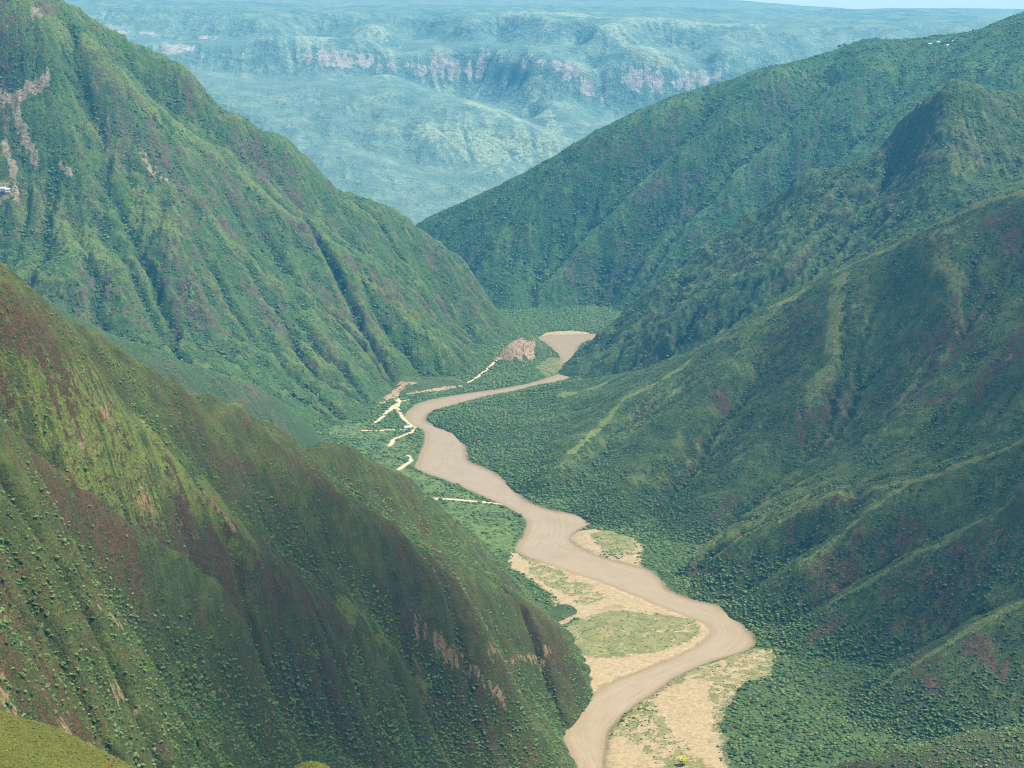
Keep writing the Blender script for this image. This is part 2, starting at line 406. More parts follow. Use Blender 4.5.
aCt = pts((-300, 50, 9090), (120, 52, 9140), (250, 54, 9140), (310, 55, 9190), (350, 56, 9240), (400, 58, 9345), (440, 56, 9395), (480, 58, 9395), (510, 62, 9260), (535, 66, 9080), (575, 68, 9030), (630, 72, 9030), (680, 74, 9030), (760, 68, 9080), (900, 62, 9080))
aB = pts((-300, 28, 9500), (120, 36, 9550), (300, 40, 9600), (450, 42, 9650), (520, 46, 9420), (600, 46, 9270), (680, 50, 9250), (800, 46, 9300), (900, 42, 9350))
aR = pts((-300, -4, 9900), (120, 8, 9950), (250, 12, 10000), (330, 15, 10050), (420, 14, 10050), (520, 16, 9750), (560, 17, 9600), (620, 21, 9560), (700, 25, 9520), (770, 27, 9500), (860, 27, 9550), (1000, 26, 9600))
aR2 = [(q[0], q[1] + 350, q[2] + 10) for q in aR]
aR3 = [(q[0] * 1.1, q[1] + 2000, q[2] + 15) for q in aR]
A_SPURS = [
    (55, [(596, 26), (622, 38), (650, 56), (676, 76), (694, 92)]), (-60, [(566, 26), (585, 50), (600, 78), (606, 98)]), (-60, [(652, 34), (690, 56), (716, 78)]),
    (50, [(524, 70), (536, 92), (548, 114), (560, 134)]), (-40, [(512, 76), (520, 100), (535, 122)]), (45, [(700, 34), (735, 56), (762, 76)]),
    (50, [(470, 22), (480, 36), (486, 52)]), (-60, [(500, 24), (505, 45), (512, 70)]), (-55, [(425, 22), (415, 40), (395, 62)]), (55, [(370, 22), (360, 36), (345, 52)]), (-50, [(310, 24), (320, 42), (325, 60)]), (50, [(262, 20), (275, 36), (285, 52)]),
    (60, [(392, 78), (440, 93), (480, 107), (530, 125), (560, 137)]), (40, [(180, 90), (250, 115), (320, 140), (390, 165)]), (40, [(300, 95), (370, 120), (440, 145), (500, 165)]),
]
hill('A', [aFoot, a1, a2, a3, gA, aCb, aCt, aB, aR, aR2, aR3] + outward(aFoot, (0, 9000), ((150, 25),)), 130, 32, 3, K=0.02, iters=5, namp=20, nscale=420, seed=51, reach=1500, dunes=0.25, spurs=A_SPURS, dif=0.15, crag=10.0)
pA = [(q[0] * 1.2, q[1] + 1500, q[2] - 3) for q in aR]
pB = pts((-500, -10, 13500), (100, -6, 13500), (300, 0, 13500), (500, 1, 13500), (700, 8, 13500), (850, 15, 13500), (1000, 16, 13500), (1400, 15, 13500))
pC = pts((-600, -12, 16200), (100, -8, 16200), (500, -6, 16200), (700, -1, 16200), (850, 8, 16200), (1000, 9, 16200), (1500, 9, 16200))
hill('P', [pA, pB, pC], 400, 90, 2, K=0.01, iters=3, namp=14, nscale=900, seed=55, reach=2500, dunes=0.2)

# near knolls below the viewpoint, and the bushy shoulder at the lower right
cH = pts((-500, 560, 470), (-200, 655, 490), (-80, 696, 500), (0, 722, 510), (50, 739, 520), (90, 756, 530), (125, 775, 535), (160, 800, 535), (190, 800, 560), (225, 771, 590), (245, 761, 600), (275, 758, 605), (300, 764, 600), (330, 785, 590), (380, 840, 560))
fH = pts((-500, 640, 430), (-200, 720, 440), (0, 775, 445), (100, 800, 460), (200, 850, 480), (300, 850, 500))
fH2 = pts((-400, 800, 380), (0, 900, 370), (200, 960, 390), (350, 960, 440))
hill('H', [cH, fH, fH2] + back(cH, (0.35, 1), ((14, 5), (60, 52), (200, 190))), 14, 3, 3, K=0.01, iters=3, namp=2.0, nscale=22, seed=61, reach=90)
cI = pts((760, 850, 1440), (810, 800, 1490), (860, 768, 1520), (900, 753, 1540), (950, 741, 1560), (1024, 727, 1580), (1200, 700, 1600), (1450, 650, 1620))
fI = pts((780, 900, 1400), (900, 820, 1440), (1024, 800, 1450), (1200, 770, 1470), (1450, 720, 1490))
fI2 = pts((800, 1000, 1260), (1024, 960, 1260), (1250, 930, 1260), (1450, 880, 1270))
hill('I', [cI, fI, fI2] + back(cI, (-0.2, 1), ((30, 10), (110, 75), (330, 230))), 40, 8, 3, K=0.02, iters=5, namp=5, nscale=70, seed=71, reach=220)

# earth bluffs at the bend of the river
cK = pts((494, 354, 4262), (502, 349, 4280), (509, 344, 4295), (517, 339, 4312), (526, 331, 4335), (533, 335, 4330), (540, 343, 4305)) + gnd((550, 354))
fK = gnd((492, 358), (503, 362), (516, 364), (532, 362), (545, 359), (551, 354))
hill('K', [cK, fK] + outward(fK, (90, 4400), ((25, 15),)) + back(cK, (0.1, 1), ((45, 26), (120, 90))), 16, 4, 3, K=0.03, iters=6, namp=4, nscale=40, seed=81, reach=80, crag=1.2)
cJ = pts((392, 388, 3940), (400, 381, 3970), (412, 377, 4010), (428, 378, 4020), (445, 378, 4030), (460, 379, 4030)) + gnd((475, 386))
fJ = gnd((384, 408), (392, 403), (402, 400), (412, 399), (428, 397), (445, 394), (465, 391), (477, 387))
hill('J', [cJ, fJ] + outward(fJ, (-200, 4100), ((22, 12),)) + back(cJ, (-0.3, 1), ((40, 3), (120, 8))), 16, 4, 3, K=0.03, iters=5, namp=2.5, nscale=36, seed=91, reach=80)

cL = gnd((548, 631), (556, 625), (565, 620), (575, 615), z=9)
fL = gnd((549, 637), (557, 631), (566, 626), (577, 620))
hill('L', [cL, fL] + outward(fL, (30, 2700), ((14, 10),)) + back(cL, (-0.3, 1), ((25, 1), (60, 4), (100, 14))), 9, 3, 2, K=0.02, iters=4, namp=1.2, nscale=20, seed=97, reach=50)
print('hills built', f'{time.time() - T0:.1f}s')
# ------------------------------------------------------------------ valley floor, river, sand
def inpoly(X, Y, poly):
    P = np.array([p[:2] for p in poly]); ins = np.zeros(X.shape, bool)
    for (xa, ya), (xb, yb) in zip(P, np.roll(P, -1, 0)):
        c = (ya > Y) != (yb > Y)
        ins ^= c & (X < (xb - xa) * (Y - ya) / (yb - ya + 1e-12) + xa)
    return ins

def dline(X, Y, line, closed=False):
    P = np.array([p[:2] for p in line]); d = np.full(X.shape, 1e9)
    Q = np.roll(P, -1, 0) if closed else P[1:]
    for a, b in zip(P if closed else P[:-1], Q):
        v = b - a; t = np.clip(((X - a[0]) * v[0] + (Y - a[1]) * v[1]) / (v @ v + 1e-9), 0, 1)
        d = np.minimum(d, np.hypot(X - a[0] - t * v[0], Y - a[1] - t * v[1]))
    return d

def sdist(X, Y, poly):
    d = dline(X, Y, poly, True)
    return np.where(inpoly(X, Y, poly), -d, d)

def spline(line, n=4):
    P = np.array(line, float); out = []
    for i in range(len(P) - 1):
        a, b, c, d = P[max(i - 1, 0)], P[i], P[i + 1], P[min(i + 2, len(P) - 1)]
        for k in range(n):
            t = k / n
            out.append(b + 0.5 * t * (c - a + t * (2 * a - 5 * b + 4 * c - d + t * (3 * (b - c) + d - a))))
    out.append(P[-1])
    return [tuple(p) for p in out]

WBANK = spline(gnd((545, 960), (558, 860), (572, 800), (579, 768), (565, 738), (572, 721), (594, 696), (617, 681), (652, 668), (687, 653), (706, 641), (712, 631), (702, 622), (674, 611), (637, 596), (608, 584), (584, 576), (549, 564), (519, 551), (526, 536), (529, 521), (512, 508), (491, 499), (456, 483), (421, 470), (420, 461), (427, 441), (425, 430), (407, 420), (415, 407), (431, 401), (463, 395), (512, 388), (545, 380), (566, 371), (562, 364), (562, 356), (550, 345), (541, 338.5), (546, 336.2), (560, 335.8), (580, 335.2), (605, 334)))
EBANK = spline(gnd((585, 960), (590, 860), (598, 800), (602, 768), (605, 738), (612, 724), (629, 708), (652, 693), (674, 677), (707, 662), (737, 653), (750, 646), (750, 637), (737, 622), (719, 608), (692, 601), (667, 591), (657, 579), (645, 570), (612, 561), (588, 553), (569, 540), (575, 531), (587, 524), (579, 516), (549, 511), (524, 501), (512, 490), (496, 476), (481, 468), (466, 461), (463, 446), (456, 435), (430, 425), (424, 419), (431, 411), (456, 404), (481, 397), (512, 391), (545, 384), (580, 374), (582, 364), (576, 353), (578, 345), (586, 341), (598, 338.5), (608, 337)))
RIVER = WBANK + EBANK[::-1]

c = 4.0
FX, FY = np.meshgrid(np.arange(-820, 900, c), np.arange(1500, 5500, c))
dR = sdist(FX, FY, RIVER)
def mask(poly, soft=11.0, wob=11.0, s=0):
    P = gnd(*poly, z=1.5)
    return sstep(soft, -soft, sdist(FX, FY, P) + wob * fbm(FX, FY, 38, 5, 200 + s))
sand = mask([(512, 553), (548, 563), (585, 574), (612, 584), (640, 594), (678, 609), (709, 622), (716, 631), (706, 643), (690, 655), (655, 670), (618, 684), (594, 700), (586, 690), (590, 672), (574, 655), (566, 640), (580, 620), (556, 612), (545, 590), (520, 575), (508, 562)], s=1)
gr1 = mask([(562, 652), (560, 628), (585, 618), (610, 612), (650, 613), (690, 619), (704, 630), (690, 642), (650, 654), (600, 660)], 10, 10, 2)
gr1b = mask([(520, 556), (548, 566), (590, 585), (610, 597), (585, 606), (556, 590), (530, 575)], 8, 12, 3)
barE = mask([(568, 538), (576, 532), (592, 529), (625, 536), (642, 545), (640, 558), (645, 571), (612, 562), (588, 552)], s=4)
gr2 = mask([(588, 533), (612, 531), (636, 543), (634, 556), (612, 554), (596, 545)], 7, 7, 5)
barS = mask([(752, 648), (778, 652), (772, 676), (745, 684), (730, 700), (722, 725), (728, 768), (730, 800), (598, 800), (604, 742), (612, 726), (650, 695), (676, 677), (710, 662)], s=6)
core = mask([(655, 702), (668, 690), (690, 680), (704, 684), (712, 705), (710, 728), (722, 750), (726, 775), (706, 765), (684, 745), (664, 722)], 6, 8, 7)
core2 = mask([(604, 768), (612, 740), (626, 738), (650, 760), (660, 790), (600, 800)], 6, 8, 8)
ridge = mask([(735, 690), (745, 676), (776, 668), (775, 676), (750, 684)], 4, 5, 9)
dist_bar = mask([(540, 336.5), (546, 333), (558, 331.5), (574, 331), (588, 332.5), (592, 336), (560, 337), (546, 338)], 6, 4, 10)
dbar2 = mask([(548, 357), (560, 358), (566, 366), (556, 374), (545, 378), (535, 368)], 6, 6, 11)
farm = mask([(400, 470), (420, 474), (455, 486), (490, 503), (515, 512), (524, 530), (512, 552), (490, 560), (470, 545), (440, 520), (415, 495)], 12, 6, 12)
farm2 = mask([(325, 428), (350, 421), (376, 424), (398, 433), (420, 446), (416, 462), (396, 474), (366, 458), (335, 443)], 12, 10, 23)
lawn = mask([(398, 466), (418, 472), (440, 482), (430, 488), (404, 478)], 6, 6, 13)
lawn2 = mask([(466, 528), (500, 527), (520, 533), (512, 545), (480, 545)], 6, 6, 14)
shore = sstep(9, 1, dR + 3 * fbm(FX, FY, 25, 3, 77))
S = np.clip(np.maximum.reduce([sand, barE, barS, dist_bar, dbar2 * 0.6, shore * 0.8]), 0, 1)
spk = fbm(FX, FY, 12, 4, 91) + 0.5 * fbm(FX, FY, 45, 3, 92)
G = np.clip(np.maximum.reduce([gr1 * (0.95 + 1.2 * spk), gr1b * (0.75 + 1.4 * spk), gr2 * (0.95 + spk), barS * (1 - core) * (1 - core2) * (0.6 + 1.3 * spk), dbar2 * 0.6]), 0, 1)
S = S * (1 - 0.85 * G)
field = np.clip(np.maximum(np.maximum(farm, farm2) * (0.75 + 0.8 * fbm(FX, FY, 60, 3, 15)), np.maximum(lawn, lawn2)), 0, 1)
FZ = np.clip(dR * 0.16, -2.5, 2.2) + 0.5 * fbm(FX, FY, 45, 4, 33) + 1.2 * sstep(10, 60, dR) * fbm(FX, FY, 160, 3, 35) + np.clip(dR * 0.01, 0, 2)
FZ = np.where(dR < -14, -2.5, FZ)
forest = (1 - np.clip(S + G + field * 0.85, 0, 1)) * sstep(6, 16, dR)
for k in HILLS.values():
    pass

def cover_mesh(name, V, F, cov):
    me = mesh_np(name, V, F)
    a = me.attributes.new('cover', 'FLOAT_COLOR', 'POINT')
    a.data.foreach_set('color', np.asarray(cov, np.float32).ravel())
    return me

idx = np.arange(FX.size).reshape(FX.shape)
FF = np.stack([idx[:-1, :-1], idx[:-1, 1:], idx[1:, 1:], idx[1:, :-1]], -1).reshape(-1, 4)
FV = np.stack([FX.ravel(), FY.ravel(), FZ.ravel()], 1)
TRACKS = {}
path_m = np.zeros(FX.shape)

# ------------------------------------------------------------------ materials
class N:
    def __init__(s, name):
        s.m = bpy.data.materials.new(name); s.m.use_nodes = True
        s.t = s.m.node_tree; s.b = s.t.nodes['Principled BSDF']
        s.pos = s.t.nodes.new('ShaderNodeNewGeometry').outputs['Position']
    def lk(s, a, b): s.t.links.new(a, b)
    def val(s, sock, v):
        if hasattr(v, 'is_output'): s.lk(v, sock)
        elif isinstance(v, tuple) and len(v) == 3 and sock.type == 'RGBA': sock.default_value = (*v, 1)
        else: sock.default_value = v
    def noise(s, scale, detail=5, rough=0.6, vec=None, dist=0.0):
        n = s.t.nodes.new('ShaderNodeTexNoise'); n.inputs['Scale'].default_value = scale
        n.inputs['Detail'].default_value = detail; n.inputs['Roughness'].default_value = rough; n.inputs['Distortion'].default_value = dist
        s.lk(vec or s.pos, n.inputs['Vector']); return n.outputs['Fac']
    def voro(s, scale, vec=None):
        n = s.t.nodes.new('ShaderNodeTexVoronoi'); n.inputs['Scale'].default_value = scale
        s.lk(vec or s.pos, n.inputs['Vector']); return n.outputs['Distance'], n.outputs['Color']
    def ramp(s, f, a, b, lo=0.0, hi=1.0):
        n = s.t.nodes.new('ShaderNodeMapRange'); n.interpolation_type = 'SMOOTHSTEP'
        s.val(n.inputs['Value'], f); n.inputs['From Min'].default_value = a; n.inputs['From Max'].default_value = b
        n.inputs['To Min'].default_value = lo; n.inputs['To Max'].default_value = hi; return n.outputs['Result']
    def math(s, op, a, b=0.0):
        n = s.t.nodes.new('ShaderNodeMath'); n.operation = op; s.val(n.inputs[0], a); s.val(n.inputs[1], b); return n.outputs[0]
    def mix(s, f, a, b):
        n = s.t.nodes.new('ShaderNodeMix'); n.data_type = 'RGBA'
        s.val(n.inputs[0], f); s.val(n.inputs[6], a); s.val(n.inputs[7], b); return n.outputs[2]
    def attr(s, name):
        n = s.t.nodes.new('ShaderNodeAttribute'); n.attribute_name = name; return n
    def cover(s):
        a = s.attr('cover'); q = s.t.nodes.new('ShaderNodeSeparateColor'); s.lk(a.outputs['Color'], q.inputs[0])
        return q.outputs[0], q.outputs[1], q.outputs[2], a.outputs['Alpha']
    def bump(s, h, strength, dist):
        n = s.t.nodes.new('ShaderNodeBump'); n.inputs['Strength'].default_value = strength; n.inputs['Distance'].default_value = dist
        s.lk(h, n.inputs['Height']); s.lk(n.outputs[0], s.b.inputs['Normal'])
    def done(s, col, rough=0.9, spec=0.15):
        s.val(s.b.inputs['Base Color'], col); s.val(s.b.inputs['Roughness'], rough); s.b.inputs['Specular IOR Level'].default_value = spec
        return s.m

def hill_mat(name, green, grass, dark, rock, dirt, px, tuft=1.0):
    """px: metres per picture element at that distance, sets the grain"""
    n = N(name); R, G, B, A = n.cover()
    big, mid, fine = n.noise(1 / 170, 5), n.noise(1 / (18 * px), 6, 0.65), n.noise(1 / (3.2 * px), 4, 0.7)
    base = n.mix(n.ramp(mid, 0.38, 0.64), green, tuple(0.55 * a + 0.45 * b for a, b in zip(green, grass)))
    base = n.mix(n.ramp(big, 0.42, 0.68, 0, 0.5), base, tuple(0.5 * a + 0.5 * b for a, b in zip(green, dark)))
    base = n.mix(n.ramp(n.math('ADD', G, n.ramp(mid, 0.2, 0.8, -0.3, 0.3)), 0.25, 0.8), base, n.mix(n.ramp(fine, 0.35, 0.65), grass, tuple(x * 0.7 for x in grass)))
    base = n.mix(n.ramp(n.math('ADD', B, n.ramp(fine, 0.25, 0.75, -0.55, 0.55)), 0.25, 0.75, 0, 0.85), base, dark)
    rk = n.mix(n.ramp(n.noise(1 / (7 * px), 5, 0.7), 0.4, 0.62), rock, tuple(x * 0.5 + y * 0.35 for x, y in zip(rock, dark)))
    base = n.mix(n.ramp(n.math('ADD', R, n.ramp(n.noise(1 / (9 * px), 5, 0.7), 0.25, 0.75, -0.6, 0.6)), 0.35, 0.85), base, rk)
    dr = n.mix(n.ramp(fine, 0.3, 0.7), dirt, tuple(x * 0.65 for x in dirt))
    base = n.mix(n.ramp(n.math('ADD', A, n.ramp(n.noise(1 / (6 * px), 5, 0.7), 0.25, 0.75, -0.35, 0.35)), 0.35, 0.7), base, dr)
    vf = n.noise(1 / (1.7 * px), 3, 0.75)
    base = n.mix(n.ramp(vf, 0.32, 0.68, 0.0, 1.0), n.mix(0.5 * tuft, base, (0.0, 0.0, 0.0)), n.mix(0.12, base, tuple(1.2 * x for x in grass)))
    h = n.math('ADD', n.math('MULTIPLY', mid, 2.0), n.math('ADD', fine, n.math('MULTIPLY', vf, 0.6)))
    n.bump(h, 0.8, 2.6 * px)
    return n.done(base)

MATS = {
    'C': hill_mat('near_slope', (.036, .050, .013), (.150, .185, .034), (.024, .034, .011), (.085, .042, .022), (.33, .21, .115), 1.0),
    'G': hill_mat('green_spur', (.045, .085, .022), (.110, .150, .040), (.024, .050, .015), (.120, .080, .050), (.35, .25, .15), 1.9),
    'B': hill_mat('lit_mountain', (.052, .112, .020), (.150, .200, .040), (.022, .050, .014), (.140, .085, .058), (.42, .32, .20), 2.3),
    'D': hill_mat('spurred_slope', (.040, .080, .017), (.200, .240, .062), (.022, .042, .014), (.150, .062, .040), (.36, .24, .15), 1.6),
    'E': hill_mat('pointed_mountain', (.042, .090, .020), (.130, .165, .048), (.024, .050, .016), (.120, .085, .065), (.34, .26, .18), 2.3),
    'F': hill_mat('long_mountain', (.040, .105, .022), (.125, .205, .045), (.020, .055, .016), (.110, .090, .060), (.34, .28, .20), 3.0),
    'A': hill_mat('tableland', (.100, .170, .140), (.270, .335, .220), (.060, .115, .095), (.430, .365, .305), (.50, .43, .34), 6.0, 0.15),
    'K': hill_mat('bluff', (.070, .110, .032), (.150, .180, .055), (.035, .070, .022), (.300, .190, .110), (.58, .40, .24), 2.3),
    'J': hill_mat('river_bluff', (.070, .110, .032), (.150, .180, .055), (.035, .070, .022), (.300, .190, .110), (.58, .40, .24), 2.2),
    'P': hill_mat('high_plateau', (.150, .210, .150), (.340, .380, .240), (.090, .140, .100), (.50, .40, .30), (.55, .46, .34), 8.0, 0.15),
    'L': hill_mat('cut_bank', (.060, .095, .028), (.120, .150, .045), (.035, .065, .020), (.300, .190, .110), (.52, .36, .23), 1.3),
    'H': hill_mat('grassy_knoll', (.075, .090, .016), (.125, .130, .022), (.045, .060, .014), (.20, .13, .08), (.34, .25, .14), 0.3),
    'I': hill_mat('bushy_shoulder', (.070, .085, .035), (.140, .150, .060), (.045, .050, .030), (.110, .070, .060), (.30, .22, .14), 0.9),
}

def scar(hl, line, w, fld, amt=1.0, fray=1.0):
    """a patch along a line of surface points, frayed by noise and by the downslope streaks"""
    P = [p for p in (hit(hl, *q) for q in line) if p is not None]
    if not P: return
    A_ = np.array(P); pad = w * 3.2
    i0, i1 = (int(np.clip((v - hl['x0']) / hl['c'], 0, hl['Z'].shape[1])) for v in (A_[:, 0].min() - pad, A_[:, 0].max() + pad))
    j0, j1 = (int(np.clip((v - hl['y0']) / hl['c'], 0, hl['Z'].shape[0])) for v in (A_[:, 1].min() - pad, A_[:, 1].max() + pad))
    sl_ = np.s_[j0:j1 + 1, i0:i1 + 1]
    X, Y = hl['X'][sl_], hl['Y'][sl_]
    d = dline(X, Y, P) if len(P) > 1 else np.hypot(X - P[0][0], Y - P[0][1])
    d = d + w * (1.1 * fbm(X, Y, w * 2.0, 6, 300 + int(w)) - fray * hl['streak'][sl_] + 0.25 * fray)
    m_ = amt * sstep(w * 1.3, w * 0.25, d)
    if fld == 'dirt' and fray == 1.0: m_ = m_ * np.clip(0.75 + 1.5 * fbm(X, Y, max(w * 1.1, 4), 4, 350 + int(w)), 0, 1)
    hl[fld][sl_] = np.maximum(hl[fld][sl_], m_)

for k, hl in HILLS.items():
    X, Y, Z, sl, cv = hl['X'], hl['Y'], hl['Z'], hl['slope'], hl['conv']
    st = hl['streak']
    crest = sstep(0.1, 1.6, cv); gully = sstep(0.0, -1.4, cv)
    n1, n2 = fbm(X, Y, 150, 5, 400), fbm(X, Y, 50, 5, 410)
    hl['rock'] = np.clip(sstep(0.62, 1.2, sl + 0.3 * n2 + 0.35 * st) * (0.35 + 0.9 * n1 + 0.3 * st), 0, 0.8)
    hl['grass'] = np.clip(0.45 * crest + 0.45 * n1 + 0.3 * st + 0.2 * n2 + 0.15, 0, 1)
    hl['shrub'] = np.clip(0.30 + 0.55 * gully - 0.4 * crest + 0.7 * n2 + 0.25 * n1 - 0.25 * st, 0, 1)
    hl['dirt'] = np.clip(sstep(0.55, 0.95, st) * sstep(0.1, 0.5, n1) * 0.5, 0, 0.5) * (k in 'CBDE')

h = HILLS['C']
lowv = sstep(520, 60, h['Z'])
lowpoly = [p for p in (hit(h, *q) for q in [(-60, 440), (0, 470), (60, 512), (110, 556), (170, 602), (230, 640), (300, 640), (350, 650), (400, 690), (470, 740), (560, 760)]) if p] + [(-20, 1900, 0), (-60, 1500, 0), (-120, 900, 0), (-700, 500, 0), (-700, 1000, 0)]
lowm = sstep(30, -40, sdist(h['X'], h['Y'], lowpoly) + 40 * fbm(h['X'], h['Y'], 80, 4, 88))
h['shrub'] = np.clip(h['shrub'] * (0.6 + 0.6 * lowv) + lowm * (0.30 + 0.35 * h['streak']), 0, 1)
h['grass'] *= (1 - 0.75 * lowm) * 0.5
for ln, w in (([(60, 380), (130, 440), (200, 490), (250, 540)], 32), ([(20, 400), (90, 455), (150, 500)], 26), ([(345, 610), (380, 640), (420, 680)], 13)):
    scar(h, ln, w, 'grass', 0.95)  # grass, with the sunlit brightness of the shoulder painted into its pale colour
for ln, w in (([(0, 330), (45, 340)], 26), ([(275, 445), (300, 470), (345, 505)], 11), ([(262, 575), (290, 582), (320, 600)], 16), ([(300, 590), (335, 625), (350, 640)], 12), ([(40, 470), (75, 500), (120, 530)], 26), ([(120, 520), (190, 560), (235, 590)], 22),
              ([(230, 465), (250, 470)], 9), ([(420, 520), (440, 560), (470, 600)], 16), ([(540, 655), (570, 680)], 16), ([(45, 720), (80, 740)], 10), ([(195, 615), (210, 620)], 6), ([(380, 520), (420, 575)], 14), ([(0, 640), (12, 690)], 12)):
    scar(h, ln, w, 'rock', 0.95)
for ln, w in (([(96, 404), (118, 424)], 5), ([(78, 445), (92, 452)], 4), ([(138, 502), (150, 506)], 4), ([(205, 495), (235, 530)], 3.5), ([(416, 632), (440, 655), (470, 680), (490, 692), (505, 706)], 5), ([(112, 690), (140, 714)], 4), ([(155, 726), (172, 744)], 3), ([(60, 735), (95, 755)], 5), ([(490, 658), (515, 657), (550, 652)], 3), ([(2, 680), (10, 720)], 5), ([(100, 610), (120, 625)], 2.5), ([(165, 660), (180, 680)], 2.5)):
    scar(h, ln, w, 'dirt', 0.9)
h = HILLS['B']
for ln, w in (([(60, 30), (120, 75), (200, 140)], 40), ([(200, 140), (260, 190), (330, 250), (400, 305), (440, 345)], 22), ([(30, 200), (60, 225), (100, 255)], 45), ([(100, 150), (150, 200), (180, 240)], 60), ([(200, 200), (260, 270), (330, 330)], 22), ([(405, 225), (412, 240)], 14), ([(0, 10), (30, 15)], 60)):
    scar(h, ln, w, 'grass', 0.9)
for ln, w in (([(192, 85), (188, 105)], 18), ([(222, 222), (240, 240)], 22), ([(265, 215), (275, 220)], 16), ([(258, 150), (262, 180)], 26), ([(345, 255), (395, 290)], 18), ([(430, 260), (450, 320), (470, 340)], 26), ([(255, 295), (265, 305)], 18), ([(350, 340), (356, 350)], 12), ([(85, 280), (105, 290)], 22), ([(45, 5), (55, 8)], 30)):
    scar(h, ln, w, 'rock', 0.9)
for ln, w in (([(38, 14), (42, 18)], 14), ([(140, 155), (165, 180)], 10), ([(0, 188), (15, 192)], 14),
              ([(380, 414), (388, 408), (394, 402), (398, 394), (402, 386), (410, 382)], 7), ([(398, 388), (420, 392), (440, 392)], 6), ([(390, 402), (384, 412)], 9), ([(404, 398), (420, 396)], 8), ([(466, 384), (480, 372), (496, 360), (508, 354)], 3), ([(512, 340), (524, 334), (530, 340)], 10)):
    scar(h, ln, w, 'dirt', 1.0)
for ln, w in (([(0, 106), (20, 96), (46, 79)], 11), ([(14, 100), (20, 125), (26, 140)], 12), ([(26, 140), (34, 160)], 17), ([(5, 150), (14, 172)], 12), ([(60, 165), (70, 172)], 7)):
    scar(h, ln, w, 'dirt', 1.0, 0.45)
h = HILLS['D']
scar(h, [(988, 372), (1000, 367), (1012, 360), (1024, 352)], 15, 'rock', 1.0, 0.4)
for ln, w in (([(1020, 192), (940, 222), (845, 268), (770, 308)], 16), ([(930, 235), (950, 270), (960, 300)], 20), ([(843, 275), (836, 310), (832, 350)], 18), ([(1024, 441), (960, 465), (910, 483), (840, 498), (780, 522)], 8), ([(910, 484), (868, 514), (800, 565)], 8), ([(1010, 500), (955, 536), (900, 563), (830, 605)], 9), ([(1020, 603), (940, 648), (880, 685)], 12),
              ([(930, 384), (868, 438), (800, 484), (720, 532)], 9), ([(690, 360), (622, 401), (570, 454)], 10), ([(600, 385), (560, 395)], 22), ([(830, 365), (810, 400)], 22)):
    scar(h, ln, w, 'grass', 1.0, 0.25)  # crest grass whose pale colour also paints in the sunlit spur tops
for ln, w in (([(1000, 368), (1018, 355)], 13), ([(720, 395), (725, 410)], 22), ([(900, 560 - 20), (915, 525)], 16), ([(840, 620), (815, 635)], 14), ([(980, 650), (1000, 670)], 24), ([(930, 400), (990, 390)], 20), ([(1000, 225), (1010, 250)], 26), ([(715, 515), (735, 500)], 10), ([(905, 660), (930, 690)], 20), ([(690, 570), (720, 575)], 12), ([(1024, 330), (985, 372)], 14)):
    scar(h, ln, w, 'rock', 0.9)
for ln, w in (([(843, 280), (846, 288)], 7), ([(935, 475), (960, 464)], 4), ([(1005, 362), (1012, 357)], 5)):
    scar(h, ln, w, 'dirt', 0.75)
fz = sstep(60, 10, h['Z'])
h['shrub'] = np.clip(h['shrub'] + 0.6 * fz, 0, 1)
h = HILLS['E']
for ln, w in (([(950, 90), (960, 130), (975, 160)], 60), ([(800, 168), (820, 185)], 30), ([(767, 257), (702, 297), (660, 325)], 10)):
    scar(h, ln, w, 'grass', 0.9)
for ln, w in (([(930, 110), (925, 150), (920, 180)], 34), ([(880, 195), (895, 205)], 22), ([(650, 285), (620, 310)], 26), ([(945, 140), (955, 150)], 20)):
    scar(h, ln, w, 'rock', 0.8)
h = HILLS['K']; h['rock'] *= 0; h['dirt'] = np.maximum(h['dirt'], sstep(0.5, 0.85, h['slope']) * sstep(25, -15, h['X'] - 28 + 40 * fbm(h['X'], h['Y'], 24, 5, 12)))
scar(h, [(500, 350), (510, 344), (520, 340), (528, 348), (530, 356)], 17, 'dirt', 1.0, 0.3)
h = HILLS['J']
scar(h, [(386, 404), (392, 396), (400, 390), (404, 384), (412, 384)], 15, 'dirt', 1.0, 0.3)
scar(h, [(412, 394), (425, 391), (440, 389), (460, 386)], 8, 'dirt', 1.0, 0.3)
scar(h, [(405, 380), (425, 379), (445, 379), (462, 381)], 4, 'dirt', 0.9)
h = HILLS['L']; h['rock'] *= 0; h['dirt'] = np.maximum(h['dirt'], sstep(0.35, 0.6, h['slope']))
h = HILLS['A']; h['rock'] *= 0.3; HILLS['P']['rock'] *= 0.3
for ln, w in (([(310, 60), (350, 62), (385, 65)], 42), ([(402, 67), (440, 66), (482, 68)], 60), ([(520, 70), (575, 76)], 45), ([(632, 80), (680, 82)], 45), ([(585, 90), (600, 95)], 30), ([(112, 27), (122, 33)], 45), ([(145, 33), (152, 35)], 40), ([(172, 47), (188, 49)], 60), ([(205, 38), (228, 40)], 40), ([(690, 82), (720, 72)], 60)):
    scar(h, ln, w, 'rock', 1.0)
for ln, w in (([(390, 75), (440, 92), (480, 106), (530, 124)], 90), ([(420, 130), (480, 145), (540, 150)], 170), ([(470, 140), (520, 155)], 110), ([(530, 82), (540, 110), (560, 132)], 60), ([(610, 25), (650, 50), (690, 80)], 70), ([(300, 40), (380, 30)], 120), ([(520, 14), (640, 18), (760, 24)], 170)):
    scar(h, ln, w, 'grass', 1.0)
h['shrub'] *= 0.8
HILLS['H']['grass'] = np.clip(0.6 + 0.6 * fbm(HILLS['H']['X'], HILLS['H']['Y'], 20, 4, 3), 0, 1); HILLS['H']['shrub'] *= 0.25; HILLS['H']['rock'] *= 0.2
HILLS['I']['shrub'] = np.clip(HILLS['I']['shrub'] + 0.35, 0, 1)
